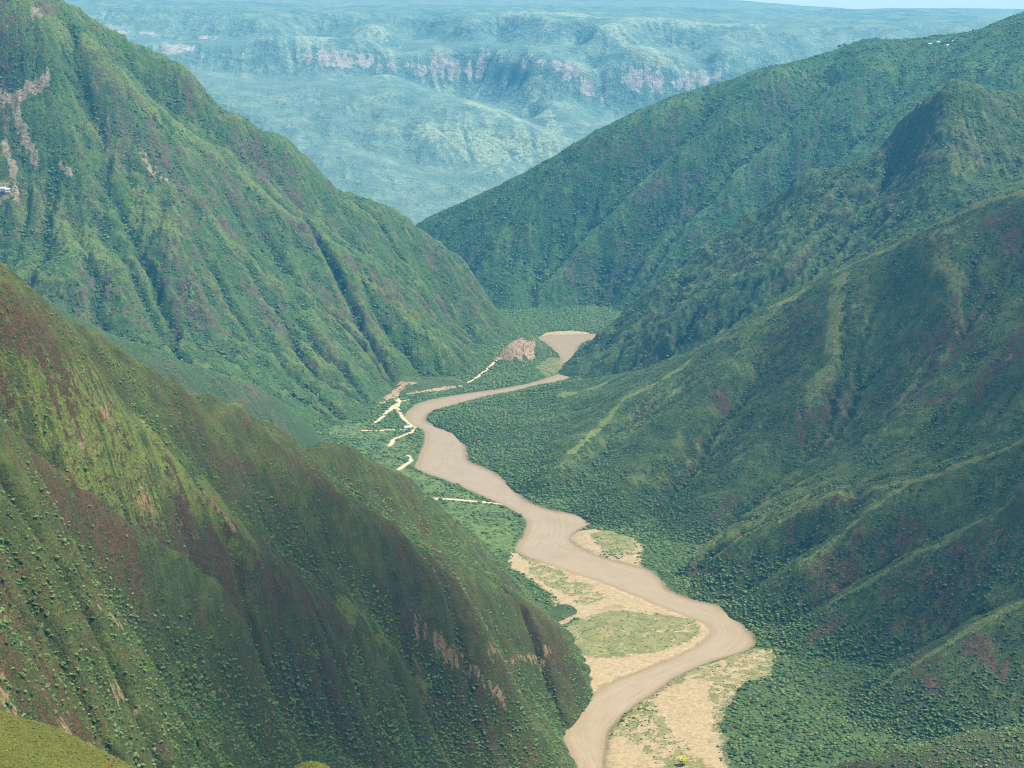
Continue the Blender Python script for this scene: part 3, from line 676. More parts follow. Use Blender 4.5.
for nm in ('C', 'B', 'D', 'E', 'F', 'G'):
    HILLS[nm]['shrub'] = HILLS[nm]['shrub'] * (1 - 0.85 * sstep(0.55, 0.95, HILLS[nm]['grass']))
    HILLS[nm]['shrub'] = HILLS[nm]['shrub'] * (1 - 0.8 * np.clip(HILLS[nm]['dirt'] + 0.6 * HILLS[nm]['rock'], 0, 1))

LABEL = {
    'C': ('hill', 'steep near hill with red earth scars filling the lower left'),
    'G': ('hill', 'low dark green spur tucked between the near left hill and the tall mountain'),
    'B': ('mountain', 'tall sunlit green mountain with many gullies on the left bank'),
    'D': ('hill', 'dark shaded slope with grassy spurs running down to the right bank'),
    'E': ('mountain', 'pointed bluish mountain rising behind the shaded right slope'),
    'F': ('mountain', 'long hazy blue green mountain closing the right side of the valley'),
    'A': ('plateau', 'far pale blue canyon wall with pinkish cliff bands below the skyline'),
    'L': ('bluff', 'little tan cut bank in the thicket behind the big sand bar'),
    'P': ('plateau', 'pale level tableland on the skyline above the far cliffs'),
    'K': ('bluff', 'small steep earth bluff where the river bends behind the tall left mountain'),
    'J': ('bluff', 'low tan cut bank at the foot of the tall left mountain'),
    'H': ('hill', 'bright yellow green grassy knoll in the bottom left corner'),
    'I': ('hill', 'dusky bush covered shoulder in the bottom right corner'),
}
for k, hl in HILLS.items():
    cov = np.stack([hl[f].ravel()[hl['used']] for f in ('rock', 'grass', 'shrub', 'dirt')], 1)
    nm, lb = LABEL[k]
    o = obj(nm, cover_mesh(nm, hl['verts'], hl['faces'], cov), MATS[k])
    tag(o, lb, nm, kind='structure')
print('hill meshes', f'{time.time() - T0:.1f}s')

# floor
n = N('floodplain'); R, G_, B_, A_ = n.cover()
fine, mid = n.noise(1 / 4.0, 5, 0.7), n.noise(1 / 26.0, 5, 0.6)
col = n.mix(n.ramp(mid, 0.35, 0.65), (.034, .062, .016), (.062, .100, .026))
col = n.mix(n.ramp(n.math('ADD', B_, n.ramp(fine, 0.25, 0.75, -0.3, 0.3)), 0.3, 0.7), col, n.mix(n.ramp(n.noise(1 / 14.0, 3), 0.42, 0.58), (.115, .165, .042), (.062, .105, .028)))
col = n.mix(n.ramp(n.math('ADD', G_, n.ramp(fine, 0.2, 0.8, -0.45, 0.45)), 0.3, 0.7), col, n.mix(n.ramp(mid, 0.4, 0.62), (.200, .195, .075), (.140, .150, .050)))
col = n.mix(n.ramp(n.math('ADD', R, n.ramp(fine, 0.2, 0.8, -0.3, 0.3)), 0.32, 0.68), col, n.mix(n.ramp(n.noise(1 / 5.0, 6, 0.75), 0.35, 0.7), (.40, .305, .17), (.23, .175, .095)))
wt = n.attr('wet').outputs['Fac']
col = n.mix(n.ramp(n.math('ADD', wt, n.ramp(fine, 0.2, 0.8, -0.35, 0.35)), 0.45, 0.95, 0, 0.8), col, (.20, .150, .085))
vf_ = n.noise(1 / 1.8, 3, 0.75)
col = n.mix(n.ramp(vf_, 0.36, 0.6, 0.35, 0.0), col, (.05, .05, .02))
col = n.mix(A_, col, (.50, .38, .24))
n.bump(fine, 0.5, 0.8)
TRACK_LINES = [gnd((376, 423), (384, 416), (390, 411), (399, 405), (398, 396), z=2), gnd((384, 414), (390, 409), (396, 404), z=2), gnd((394, 400), (400, 402), (408, 400), z=2), gnd((426, 499), (455, 500), (480, 502), (500, 504), z=2), gnd((362, 431), (378, 431), (392, 430), (404, 430), (412, 426), z=2), gnd((390, 446), (394, 440), (402, 436), z=2), gnd((397, 471), (404, 466), (411, 460), (408, 456), z=2), gnd((440, 388), (452, 386), (466, 384), (482, 374), (500, 358), z=2), gnd((412, 426), (405, 420), (399, 412), (398, 405), z=2), gnd((402, 436), (412, 432), (416, 427), z=2)]
for i, L in enumerate(TRACK_LINES):
    path_m = np.maximum(path_m, sstep(5.5, 2.5, dline(FX, FY, spline(L))))
floor_cov = np.stack([S.ravel(), G.ravel(), field.ravel(), path_m.ravel()], 1)
fm_ = cover_mesh('valley_floor', FV, FF, floor_cov); fm_.attributes.new('wet', 'FLOAT', 'POINT').data.foreach_set('value', np.maximum(sstep(14, 1, dR + 5 * fbm(FX, FY, 18, 4, 501)), 0.75 * sstep(0.15, 0.5, fbm(FX * 0.6 + FY * 0.4, FY - FX, 70, 5, 502)) * S).astype(np.float32).ravel())
tag(obj('valley_floor', fm_, n.done(col)), 'flat valley floor of sand bars, grass and fields beside the river', 'valley floor', kind='structure')
g = N('lowland'); gm = g.done(g.mix(g.ramp(g.noise(1 / 300.0, 6), 0.4, 0.6), (.06, .10, .03), (.10, .13, .05)))
tag(obj('ground', mesh_np('ground', [(-40000, -3500, -6), (40000, -3500, -6), (40000, 16500, -6), (-40000, 16500, -6)], [(0, 1, 2, 3)], False), gm), 'green lowland stretching to the horizon under the hills', 'ground', kind='structure')

# river
w = N('muddy_water')
fv = w.attr('flow').outputs['Vector']
def flowmap(sx_, sy_):
    mp = w.t.nodes.new('ShaderNodeMapping'); mp.inputs['Scale'].default_value = (sx_, sy_, 0); w.lk(fv, mp.inputs['Vector']); return mp.outputs[0]
lines, eddy = w.noise(1.0, 5, 0.65, flowmap(1 / 5.0, 1 / 55.0), 0.4), w.noise(1 / 38.0, 4, 0.6)
wcol = w.mix(w.ramp(lines, 0.3, 0.7), (.262, .196, .112), (.308, .234, .136))
wcol = w.mix(w.ramp(eddy, 0.35, 0.7, 0, 0.45), wcol, (.33, .255, .155))
sz = w.t.nodes.new('ShaderNodeSeparateXYZ'); w.lk(fv, sz.inputs[0])
wcol = w.mix(w.ramp(sz.outputs[2], -9.0, 0.0, 0.0, 0.6), wcol, (.24, .165, .085))
wcol = w.mix(w.ramp(w.noise(1.0, 6, 0.75, flowmap(1 / 2.2, 1 / 9.0), 0.5), 0.66, 0.78, 0, 0.5), wcol, (.62, .54, .42))
w.bump(w.math('ADD', w.noise(1 / 3.5, 5, 0.65), w.math('MULTIPLY', lines, 2.0)), 0.6, 0.6)
wm = w.done(wcol, 0.26, 0.32)
wet = (dR < 5)
wq = wet[:-1, :-1] | wet[1:, :-1] | wet[:-1, 1:] | wet[1:, 1:]
WF = np.stack([idx[:-1, :-1][wq], idx[:-1, 1:][wq], idx[1:, 1:][wq], idx[1:, :-1][wq]], 1)
wu = np.unique(WF); wr = np.full(FX.size, -1); wr[wu] = np.arange(len(wu))
wx, wy = FX.ravel()[wu], FY.ravel()[wu]
dist_w, run_w, acc_w = np.full(len(wu), 1e9), np.zeros(len(wu)), 0.0
for a, b in zip(np.array(WBANK)[:-1, :2], np.array(WBANK)[1:, :2]):
    v_ = b - a; ln = float(np.hypot(*v_)) + 1e-9; q_ = np.clip(((wx - a[0]) * v_[0] + (wy - a[1]) * v_[1]) / ln ** 2, 0, 1)
    d_ = np.hypot(wx - a[0] - q_ * v_[0], wy - a[1] - q_ * v_[1]); m_ = d_ < dist_w
    dist_w[m_] = d_[m_]; run_w[m_] = acc_w + q_[m_] * ln; acc_w += ln
me = mesh_np('river', np.stack([wx, wy, np.zeros(len(wu))], 1), wr[WF])
fa = me.attributes.new('flow', 'FLOAT_VECTOR', 'POINT')
fa.data.foreach_set('vector', np.stack([dist_w, run_w, dR.ravel()[wu]], 1).astype(np.float32).ravel())
tag(obj('river', me, wm), 'muddy brown river winding along the valley floor', 'river', kind='structure')

# ------------------------------------------------------------------ shrubs and trees
def ico(sub):
    bm = bmesh.new(); bmesh.ops.create_icosphere(bm, subdivisions=sub, radius=1.0)
    v = np.array([p.co[:] for p in bm.verts]); f = np.array([[q.index for q in p.verts] for p in bm.faces]); bm.free()
    return v, f

def blob(sub, seed, jit, squash=0.8):
    v, f = ico(sub); r = np.random.default_rng(seed)
    v = v * (1 + jit * r.uniform(-1, 1, (len(v), 1)))
    for _ in range(3):
        d = r.normal(size=3); d[2] = abs(d[2]); d /= np.linalg.norm(d)
        v += d * 0.35 * np.clip(v @ d - 0.35, 0, None)[:, None]
    v[:, 2] = v[:, 2] * squash + 0.35
    v[:, 2] = np.maximum(v[:, 2], -0.25)
    return v, f

def leafy(seed, nclump, nleaf):
    """crown of many small leaf faces gathered in clumps"""
    r = np.random.default_rng(seed); V, F = [], []
    cc = r.normal(size=(nclump, 3)); cc[:, 2] = np.abs(cc[:, 2]) * 0.8
    cc = cc / np.linalg.norm(cc, axis=1)[:, None] * r.uniform(0.35, 0.8, (nclump, 1))
    for c0 in cc:
        rad = r.uniform(0.28, 0.5)
        for _ in range(nleaf):
            d = r.normal(size=3); d /= np.linalg.norm(d)
            p = c0 + d * rad * r.uniform(0.6, 1.05); p[2] = max(p[2] + 0.25, -0.05)
            nn = d + 0.7 * r.normal(size=3); nn /= np.linalg.norm(nn)
            a = np.cross(nn, r.normal(size=3)); a /= np.linalg.norm(a); b = np.cross(nn, a)
            s = r.uniform(0.10, 0.2); i = len(V)
            V += [p + a * s, p + b * s * 0.7, p - a * s, p - b * s * 0.7]
            F += [(i, i + 1, i + 2), (i, i + 2, i + 3)]
    bv, bf = blob(1, seed + 5, 0.2); i = len(V)
    return np.vstack([np.array(V), bv * np.array([.78, .78, .8])]), np.vstack([np.array(F), bf + i])

def cluster(seed, n, sub=1):
    """a ragged bush: several low lobes of different size grown into one"""
    r = np.random.default_rng(seed); V, F = [], []; off = 0
    for k in range(n):
        v, f = ico(sub); v = v * (1 + 0.28 * r.uniform(-1, 1, (len(v), 1)))
        s = 0.85 if k == 0 else r.uniform(0.3, 0.65)
        a = r.uniform(0, 2 * math.pi); q = 0 if k == 0 else r.uniform(0.5, 0.95)
        v = v * np.array([s * r.uniform(.8, 1.2), s * r.uniform(.8, 1.2), s * r.uniform(.5, .85)]) + np.array([q * math.cos(a), q * math.sin(a), s * r.uniform(.3, .5)])
        v[:, 2] = np.maximum(v[:, 2], -0.15); V.append(v); F.append(f + off); off += len(v)
    return np.vstack(V), np.vstack(F)
FAR = [cluster(s, 1) for s in range(5)] + [cluster(40 + s, 2) for s in range(4)]
NEAR = [cluster(60 + s, 2 + s % 3) for s in range(10)]

cand = []     # rows: x, y, z, radius, tint, source index
SRC = ['C', 'G', 'B', 'D', 'E', 'F', 'H', 'I', 'J', 'K', 'L', 'floor']
spec = {'C': (0.46, 0.45, 2.6), 'G': (0.10, 0.8, 3.2), 'B': (0.10, 0.9, 4.4), 'D': (0.15, 0.6, 3.4), 'E': (0.07, 1.1, 4.6), 'F': (0.058, 1.4, 5.6), 'H': (0.16, 0.25, 0.9), 'I': (0.080, 1.0, 2.6), 'J': (0.045, 1.2, 3.0), 'K': (0.03, 1.2, 2.6), 'L': (0.05, 1.0, 2.6)}
for k, (den, r0, r1) in spec.items():
    hl = HILLS[k]; V = hl['verts']; sh = hl['shrub'].ravel()[hl['used']]
    u, v, d = project(V)
    infr = (u > -60) & (u < 1084) & (v > -40) & (v < 840) & (d > 50) & (V[:, 2] > 1.0)
    lam = den * hl['c'] ** 2 * np.clip(sh * 1.5 - 0.1, 0.05, 1) * infr
    gy_, gx_ = np.gradient(hl['Z'], hl['c']); gx_, gy_ = gx_.ravel()[hl['used']], gy_.ravel()[hl['used']]
    vw = np.array([0, 0, H]) - V; facing = (-gx_ * vw[:, 0] - gy_ * vw[:, 1] + vw[:, 2]) / np.linalg.norm(vw, axis=1) / np.sqrt(1 + gx_ ** 2 + gy_ ** 2)
    lam = lam * (facing > -0.12)          # slopes turned well away from the valley view stay bare
    cnt = rng.poisson(lam); i = np.repeat(np.arange(len(V)), cnt)
    x = V[i, 0] + rng.uniform(-.5, .5, len(i)) * hl['c']; y = V[i, 1] + rng.uniform(-.5, .5, len(i)) * hl['c']
    z = hz(hl, x, y)
    r = r0 + (r1 - r0) * rng.random(len(i)) ** 2.6 * (0.5 + 0.7 * sh[i])
    cand.append(np.stack([x, y, z, r, rng.random(len(i)), np.full(len(i), SRC.index(k))], 1))
    print('shrubs', k, len(i))
# floor trees
ff = forest.ravel() * 0.9 + 0.30 * (G.ravel() > 0.35) + 0.16 * field.ravel() * (fbm(FX, FY, 26, 2, 8).ravel() > 0.12)
clump = mask([(616, 722), (632, 706), (650, 699), (656, 704), (652, 722), (630, 734)], 4, 4, 20).ravel()
hedge = mask([(500, 566), (520, 572), (545, 590), (572, 612), (574, 625), (550, 628), (520, 600), (498, 580)], 6, 6, 21).ravel()
hedge2 = mask([(600, 553), (618, 548), (630, 553), (622, 559), (606, 558)], 4, 4, 22).ravel()
ff = np.maximum.reduce([ff, clump, hedge, hedge2]) * (path_m.ravel() < 0.3) * (dR.ravel() > 5)
hilltop = np.full(FX.size, -9.0)
u, v, d = project(FV)
lam = 0.10 * c * c * ff * (u > -60) & (u < 1084) if False else 0.10 * c * c * ff * ((u > -60) & (u < 1084) & (v < 840) & (v > 290))
cnt = rng.poisson(lam); i = np.repeat(np.arange(len(FV)), cnt)
x = FV[i, 0] + rng.uniform(-.5, .5, len(i)) * c; y = FV[i, 1] + rng.uniform(-.5, .5, len(i)) * c
z = FV[i, 2].copy()
buried = np.zeros(len(i), bool)
for k, hl in HILLS.items():
    if k in 'AFP': continue
    ins = (x > hl['x0']) & (x < hl['x0'] + hl['c'] * (hl['Z'].shape[1] - 2)) & (y > hl['y0']) & (y < hl['y0'] + hl['c'] * (hl['Z'].shape[0] - 2))
    nr = np.full(len(i), -99.0); nr[ins] = hz(hl, x[ins], y[ins]); buried |= ins & (nr > z + 1.5)
r = (0.7 + 3.6 * rng.random(len(i)) ** 2.4) * np.where(forest.ravel()[i] > 0.4, 1.0, np.where(G.ravel()[i] > 0.35, 0.4, 0.7))
r = r * np.where(y < 2800, 0.85, 1.1)
fl = np.stack([x, y, z, r, rng.random(len(i)), np.full(len(i), SRC.index('floor'))], 1)[~buried]
cand.append(fl); print('floor trees', len(fl))
cand = np.vstack(cand)

def visible(P, lift):
    """march towards the viewpoint over every hill"""
    ok = np.ones(len(P), bool); Q = P[:, :3].copy(); Q[:, 2] += lift
    for t in np.linspace(0.004, 0.9, 160) ** 1.3:
        q = Q + (np.array([0, 0, H]) - Q) * t
        for k, hl in HILLS.items():
            ins = (q[:, 0] > hl['x0']) & (q[:, 0] < hl['x0'] + hl['c'] * (hl['Z'].shape[1] - 2)) & (q[:, 1] > hl['y0']) & (q[:, 1] < hl['y0'] + hl['c'] * (hl['Z'].shape[0] - 2))
            if ins.any():
                zz = np.full(len(q), -99.0); zz[ins] = hz(hl, q[ins, 0], q[ins, 1])
                j = np.full(len(q), 9e9); 
                ok &= ~(ins & (zz > q[:, 2] + 0.3))
    return ok

u, v, d = project(cand)
size = cand[:, 3] / d
size[(u < 6) | (u > 1018) | (v < 6) | (v > 764)] = 0
def choose(sel, want):
    o = np.where(sel)[0]; o = o[np.argsort(-size[o])][:want * 4]
    o = o[visible(cand[o], cand[o, 3] * 0.7)]
    return o[:want]
isfl = cand[:, 5] == SRC.index('floor')
pick_s, pick_t = choose(~isfl, 300), choose(isfl, 300)
print('picked', len(pick_s), len(pick_t), 'of', len(cand), f'{time.time() - T0:.1f}s')

def leaf_mat(name, a, b, e):
    n = N(name); t = n.attr('tint').outputs['Fac']
    q = n.t.nodes.new('ShaderNodeObjectInfo').outputs['Random']
    return n, t, q
n = N('foliage'); t = n.attr('tint').outputs['Fac']
cl = n.mix(n.ramp(t, 0.0, 0.6), (.043, .090, .017), (.076, .138, .026))
cl = n.mix(n.ramp(t, 0.6, 0.92), cl, (.135, .170, .048))
cl = n.mix(n.ramp(t, 0.93, 1.0), cl, (.150, .125, .070))
n.bump(n.noise(1.6, 3, 0.7), 0.6, 0.6)
FOL = n.done(cl, 0.75, 0.2)
n = N('shrub_leaves'); t = n.t.nodes.new('ShaderNodeObjectInfo').outputs['Random']
cl = n.mix(n.ramp(t, 0.0, 0.6), (.036, .066, .018), (.070, .115, .028))
cl = n.mix(n.ramp(t, 0.6, 1.0), cl, (.100, .130, .036))
cl = n.mix(n.ramp(n.noise(0.9, 3), 0.4, 0.65, 0, 0.4), cl, (.09, .13, .035))
LEAF = n.done(cl, 0.7, 0.2)

def merge(rows, temps):
    V, F, Tn = [], [], []; off = 0
    pickt = rng.integers(0, len(temps), len(rows))
    for ti, (tv, tf) in enumerate(temps):
        q = rows[pickt == ti]
        if not len(q): continue
        a = rng.uniform(0, 2 * math.pi, len(q)); ca, sa = np.cos(a)[:, None], np.sin(a)[:, None]
        s = q[:, 3:4]; st = rng.uniform(0.65, 1.3, (len(q), 1))
        vx = (tv[:, 0] * ca - tv[:, 1] * sa) * s + q[:, 0:1]; vy = (tv[:, 0] * sa + tv[:, 1] * ca) * s + q[:, 1:2]; vz = tv[:, 2] * s * st + q[:, 2:3] - 0.1 * s
        V.append(np.stack([vx, vy, vz], -1).reshape(-1, 3))
        F.append((tf[None] + (np.arange(len(q)) * len(tv))[:, None, None] + off).reshape(-1, 3)); off += len(q) * len(tv)
        Tn.append(np.repeat(q[:, 4], len(tv)))
    return np.vstack(V), np.vstack(F), np.concatenate(Tn)

rest = np.ones(len(cand), bool); rest[pick_s] = False; rest[pick_t] = False
def stuff(name, rows, label, cat):
    near = np.isin(rows[:, 5], [SRC.index(q) for q in ('C', 'I', 'H', 'floor')])
    Va, Fa, Ta = merge(rows[near], NEAR); V, F, Tn = Va, Fa, Ta
    if (~near).any():
        Vb, Fb, Tb = merge(rows[~near], FAR); V, F, Tn = np.vstack([Va, Vb]), np.vstack([Fa, Fb + len(Va)]), np.concatenate([Ta, Tb])
    me = mesh_np(name, V, F, True)
    a = me.attributes.new('tint', 'FLOAT', 'POINT'); a.data.foreach_set('value', Tn.astype(np.float32))
    tag(obj(name, me, FOL), label, cat, kind='stuff'); print(name, len(V), len(F))
stuff('scrub', cand[rest & ~isfl], 'countless small green shrubs dotted over all the hillsides', 'scrub')
stuff('woodland', cand[rest & isfl], 'dense low green woodland on the flat ground along the river', 'woodland')

TEMPL = [leafy(100 + s, 9, 16) for s in range(6)]
TONES = ['dark green', 'mid green', 'pale olive']
def tone_mat(name, a, b):
    n = N(name); q = n.t.nodes.new('ShaderNodeObjectInfo').outputs['Random']
    c_ = n.mix(q, a, b); c_ = n.mix(n.ramp(n.noise(0.9, 3), 0.4, 0.65, 0, 0.35), c_, tuple(1.35 * v for v in b))
    return n.done(c_, 0.7, 0.2)
TMATS = [tone_mat('dark_leaves', (.030, .056, .016), (.042, .074, .020)), tone_mat('green_leaves', (.055, .095, .024), (.072, .118, .030)), tone_mat('olive_leaves', (.095, .125, .034), (.130, .160, .045))]
TM = [[], [], []]
for q in range(3):
    for tv, tf in TEMPL:
        me = mesh_np('shrub', tv, tf, False); me.materials.append(TMATS[q]); TM[q].append(me)

def shrub_place(k, u, v):
    if k == 'H': return 'on the bright grassy knoll in the corner'
    if k == 'I': return 'on the dusky shoulder at the lower right'
    if k != 'C': return 'on the shaded slope right of the river'
    if v > 640 and u < 120: return 'just above the grassy knoll on the near hill'
    if u > 440: return 'on the nose of the near hill above the river'
    if v > 640: return 'low on the near hill along the bottom of the view'
    if v < 470: return 'on the upper grassy shoulder of the near hill'
    return 'beside the brown scars halfway up the near hill'

def tree_place(x, y, i):
    u, v, _ = project(np.array([x, y, 0.0]))
    if clump[i_floor(x, y)] > 0.4: return 'in the dark clump on the sand bar by the river'
    if u > 705 and v > 640: return 'in the wood below the shaded slopes, east of the sand bar'
    if u > 590 and v < 600: return 'at the foot of the shaded slope by the small sand spit'
    if hedge[i_floor(x, y)] > 0.3: return 'in the thicket behind the big sand bar'
    if u < 720 and v > 560: return 'standing out on the open sand bars'
    return 'on the flat bank upstream of the sand bars'
def i_floor(x, y):
    return int(np.clip(round((y - 1500) / c), 0, FX.shape[0] - 1)) * FX.shape[1] + int(np.clip(round((x + 820) / c), 0, FX.shape[1] - 1))

def place(name, i, where, size_word, cat, grp):
    x, y, z, r, t_, s = cand[i]
    q = 0 if t_ < 0.4 else (1 if t_ < 0.78 else 2)
    o = bpy.data.objects.new(name, TM[q][int(t_ * 971) % 6]); COL.objects.link(o)
    o.location = (x, y, z - 0.1 * r); o.scale = (r, r, r * (0.8 + 0.4 * ((t_ * 7) % 1))); o.rotation_euler = (0, 0, t_ * 40)
    tag(o, f'{size_word} {TONES[q]} {name} {where}', cat, grp)
med_s, med_t = np.median(cand[pick_s, 3]), np.median(cand[pick_t, 3])
for i in pick_s:
    u_, v_, _ = project(cand[i, :3])
    place('shrub', i, shrub_place(SRC[int(cand[i, 5])], u_, v_), 'broad' if cand[i, 3] > med_s else 'small', 'shrub', 'shrubs dotted over the hillsides')
for i in pick_t:
    place('tree', i, tree_place(cand[i, 0], cand[i, 1], i), 'broad' if cand[i, 3] > med_t else 'small', 'tree', 'low trees along the river flats')

# grass tufts on the near knoll
hl = HILLS['H']; V = hl['verts']; u, v, d = project(V)
lam = 1.6 * hl['c'] ** 2 * ((u > -60) & (u < 420) & (v < 830) & (v > 690))
i = np.repeat(np.arange(len(V)), rng.poisson(lam)); x = V[i, 0] + rng.uniform(-.5, .5, len(i)); y = V[i, 1] + rng.uniform(-.5, .5, len(i))
rows = np.stack([x, y, hz(hl, x, y), 0.16 + 0.3 * rng.random(len(i)) ** 2, rng.random(len(i)), np.zeros(len(i))], 1)
Vt, Ft, Tt = merge(rows, FAR)
n = N('grass_tufts'); tt = n.attr('tint').outputs['Fac']
gm_ = n.done(n.mix(n.ramp(tt, 0, 0.7), (.055, .075, .013), n.mix(n.ramp(tt, 0.7, 1), (.110, .125, .020), (.17, .155, .035))), 0.8, 0.15)
me = mesh_np('grass', Vt, Ft, True); a = me.attributes.new('tint', 'FLOAT', 'POINT'); a.data.foreach_set('value', Tt.astype(np.float32))
tag(obj('grass', me, gm_), 'short yellow green grass tufts on the corner knoll', 'grass', kind='stuff'); print('tufts', len(rows))

# trees with visible trunks
BARK = N('bark'); BARK = BARK.done(BARK.mix(BARK.ramp(BARK.noise(3.0), .4, .6), (.10, .075, .05), (.17, .13, .09)))
def trunk_mesh(hgt, r0, seed):
    r = np.random.default_rng(seed); V, F = [], []
    def limb(p, q, ra, rb, n=7):
        p, q = np.array(p, float), np.array(q, float); ax = (q - p) / np.linalg.norm(q - p)
        a = np.cross(ax, (0.3, 1, 0.1)); a /= np.linalg.norm(a); b = np.cross(ax, a); i0 = len(V)
        for k in range(4):
            t = k / 3; m_ = p + (q - p) * t + 0.04 * hgt * math.sin(math.pi * t) * a * r.uniform(-1, 1); rr = ra + (rb - ra) * t
            for j in range(n): V.append(m_ + rr * (math.cos(2 * math.pi * j / n) * a + math.sin(2 * math.pi * j / n) * b))
        for k in range(3):
            for j in range(n): F.append((i0 + k * n + j, i0 + k * n + (j + 1) % n, i0 + (k + 1) * n + (j + 1) % n, i0 + (k + 1) * n + j))
    limb((0, 0, -0.3), (0.1, 0, hgt * 0.55), r0, r0 * 0.6)
    for k in range(4):
        an = k * 1.6 + r.uniform(-.3, .3)
        limb((0.1, 0, hgt * 0.5), (math.cos(an) * hgt * 0.25, math.sin(an) * hgt * 0.25, hgt * 0.85), r0 * 0.5, r0 * 0.15)
    return mesh_np('trunk', V, F)
def full_tree(pos, hgt, rad, mat_, lbl, seed, grp=None):
    e = bpy.data.objects.new('tree', None); COL.objects.link(e); e.location = pos; tag(e, lbl, 'tree', grp)
    obj('trunk', trunk_mesh(hgt, 0.05 * hgt, seed), BARK, e)
    tv, tf = leafy(seed, 16, 26); tv = tv * np.array([rad, rad, rad * 0.75]) + np.array([0, 0, hgt * 0.42])
    obj('crown', mesh_np('crown', tv, tf, False), mat_, e)
YEL = tone_mat('yellow_leaves', (.34, .36, .030), (.42, .42, .040))
def fz_at(x, y): return float(FZ.ravel()[i_floor(x, y)])
gx_, gy_, _ = gz(683, 766, 2); full_tree((gx_, gy_, fz_at(gx_, gy_)), 9.5, 6.6, YEL, 'bright yellow green tree at the bottom edge on the sand bar', 901)
for q, (uu, vv, lb) in enumerate(((839, 46, 'taller dark tree of the pair standing on the far right skyline'), (844, 45, 'shorter dark tree of the pair standing on the far right skyline'))):
    p = None
    for dv in range(0, 14):
        p = hit(HILLS['F'], uu, vv - 3 + dv)
        if p is not None and p[1] < 5700: break
    if p is not None: full_tree((p[0], p[1], p[2] - 0.5), 16 - 3 * q, 7 - q, TMATS[0], lb, 910 + q)

# small buildings
def simple(name, col, rough=0.85):
    n = N(name); return n.done(n.mix(n.ramp(n.noise(0.8, 4), .35, .65), col, tuple(0.8 * v for v in col)), rough)
WHITE, TIN, TILE, WOOD, DARKG = simple('whitewash', (.78, .76, .70)), simple('tin_roof', (.50, .52, .54), 0.5), simple('clay_tile', (.32, .13, .08)), simple('plank_door', (.16, .09, .05)), simple('window_glass', (.05, .06, .07), 0.2)
def box_np(x0, x1, y0, y1, z0, z1):
    v = [(x, y, z) for z in (z0, z1) for x, y in ((x0, y0), (x1, y0), (x1, y1), (x0, y1))]
    return v, [(0, 3, 2, 1), (4, 5, 6, 7), (0, 1, 5, 4), (1, 2, 6, 5), (2, 3, 7, 6), (3, 0, 4, 7)]
def house(pos, w, dp, h_, rot, roof_mat, lbl, grp=None):
    e = bpy.data.objects.new('house', None); COL.objects.link(e); e.location = pos; e.rotation_euler = (0, 0, rot); tag(e, lbl, 'house', grp)
    x, y = w / 2, dp / 2; rh = dp * 0.28
    V = [(-x, -y, -2.5), (x, -y, -2.5), (x, y, -2.5), (-x, y, -2.5), (-x, -y, h_), (x, -y, h_), (x, y, h_), (-x, y, h_), (-x, 0, h_ + rh), (x, 0, h_ + rh)]
    me = bpy.data.meshes.new('wall'); me.from_pydata(V, [], [(0, 1, 5, 4), (1, 2, 6, 9, 5), (2, 3, 7, 6), (3, 0, 4, 8, 7), (0, 3, 2, 1)]); obj('wall', me, WHITE, e)
    o_, th = 0.6, 0.18; R_ = []; Fr = []
    for sg in (-1, 1):
        i0 = len(R_); ye = sg * (y + o_); ze = h_ - rh * o_ / y
        R_ += [(-x - o_, ye, ze + .02), (x + o_, ye, ze + .02), (x + o_, 0, h_ + rh + .02), (-x - o_, 0, h_ + rh + .02), (-x - o_, ye, ze + th), (x + o_, ye, ze + th), (x + o_, 0, h_ + rh + th), (-x - o_, 0, h_ + rh + th)]
        Fr += [tuple(i0 + k for k in f_) for f_ in ((0, 1, 2, 3), (4, 5, 6, 7), (0, 1, 5, 4), (1, 2, 6, 5), (2, 3, 7, 6), (3, 0, 4, 7))]
    me = bpy.data.meshes.new('roof'); me.from_pydata(R_, [], Fr); obj('roof', me, roof_mat, e)
    bv_, bf_ = box_np(-0.5, 0.5, -y - .06, -y + .02, 0, 2.1); obj('door', mesh_np('door', bv_, bf_, False), WOOD, e)
    for sx in (-w * 0.3, w * 0.3):
        bv_, bf_ = box_np(sx - .6, sx + .6, -y - .05, -y + .02, 1.0, 2.1); obj('window', mesh_np('window', bv_, bf_, False), DARKG, e)
gx_, gy_, _ = gz(408, 429, 2); house((gx_, gy_, fz_at(gx_, gy_)), 15, 9, 4, 0.25, TIN, 'small pale tin roofed house beside the dirt road at the river bend')
for uu, vv, rot, lb in ((2, 190, 0.2, 'white house at the left edge on the tall lit mountain'), (7, 191, 0.5, 'smaller white house right of the one at the left edge')):
    p = hit(HILLS['B'], uu, vv)
    if p: house(p, 15 if uu < 5 else 10, 8, 4, rot, TIN, lb)
for q, (uu, vv) in enumerate(((930, 45), (938, 43), (947, 46), (952, 42))):
    p = hit(HILLS['F'], uu, vv)
    if p and p[1] < 5900: house(p, 9 + (q % 3), 7, 3.2, 0.4 * q, TIN, 'tiny pale house of the hamlet high on the far right mountain', 'hamlet houses on the far right mountain')

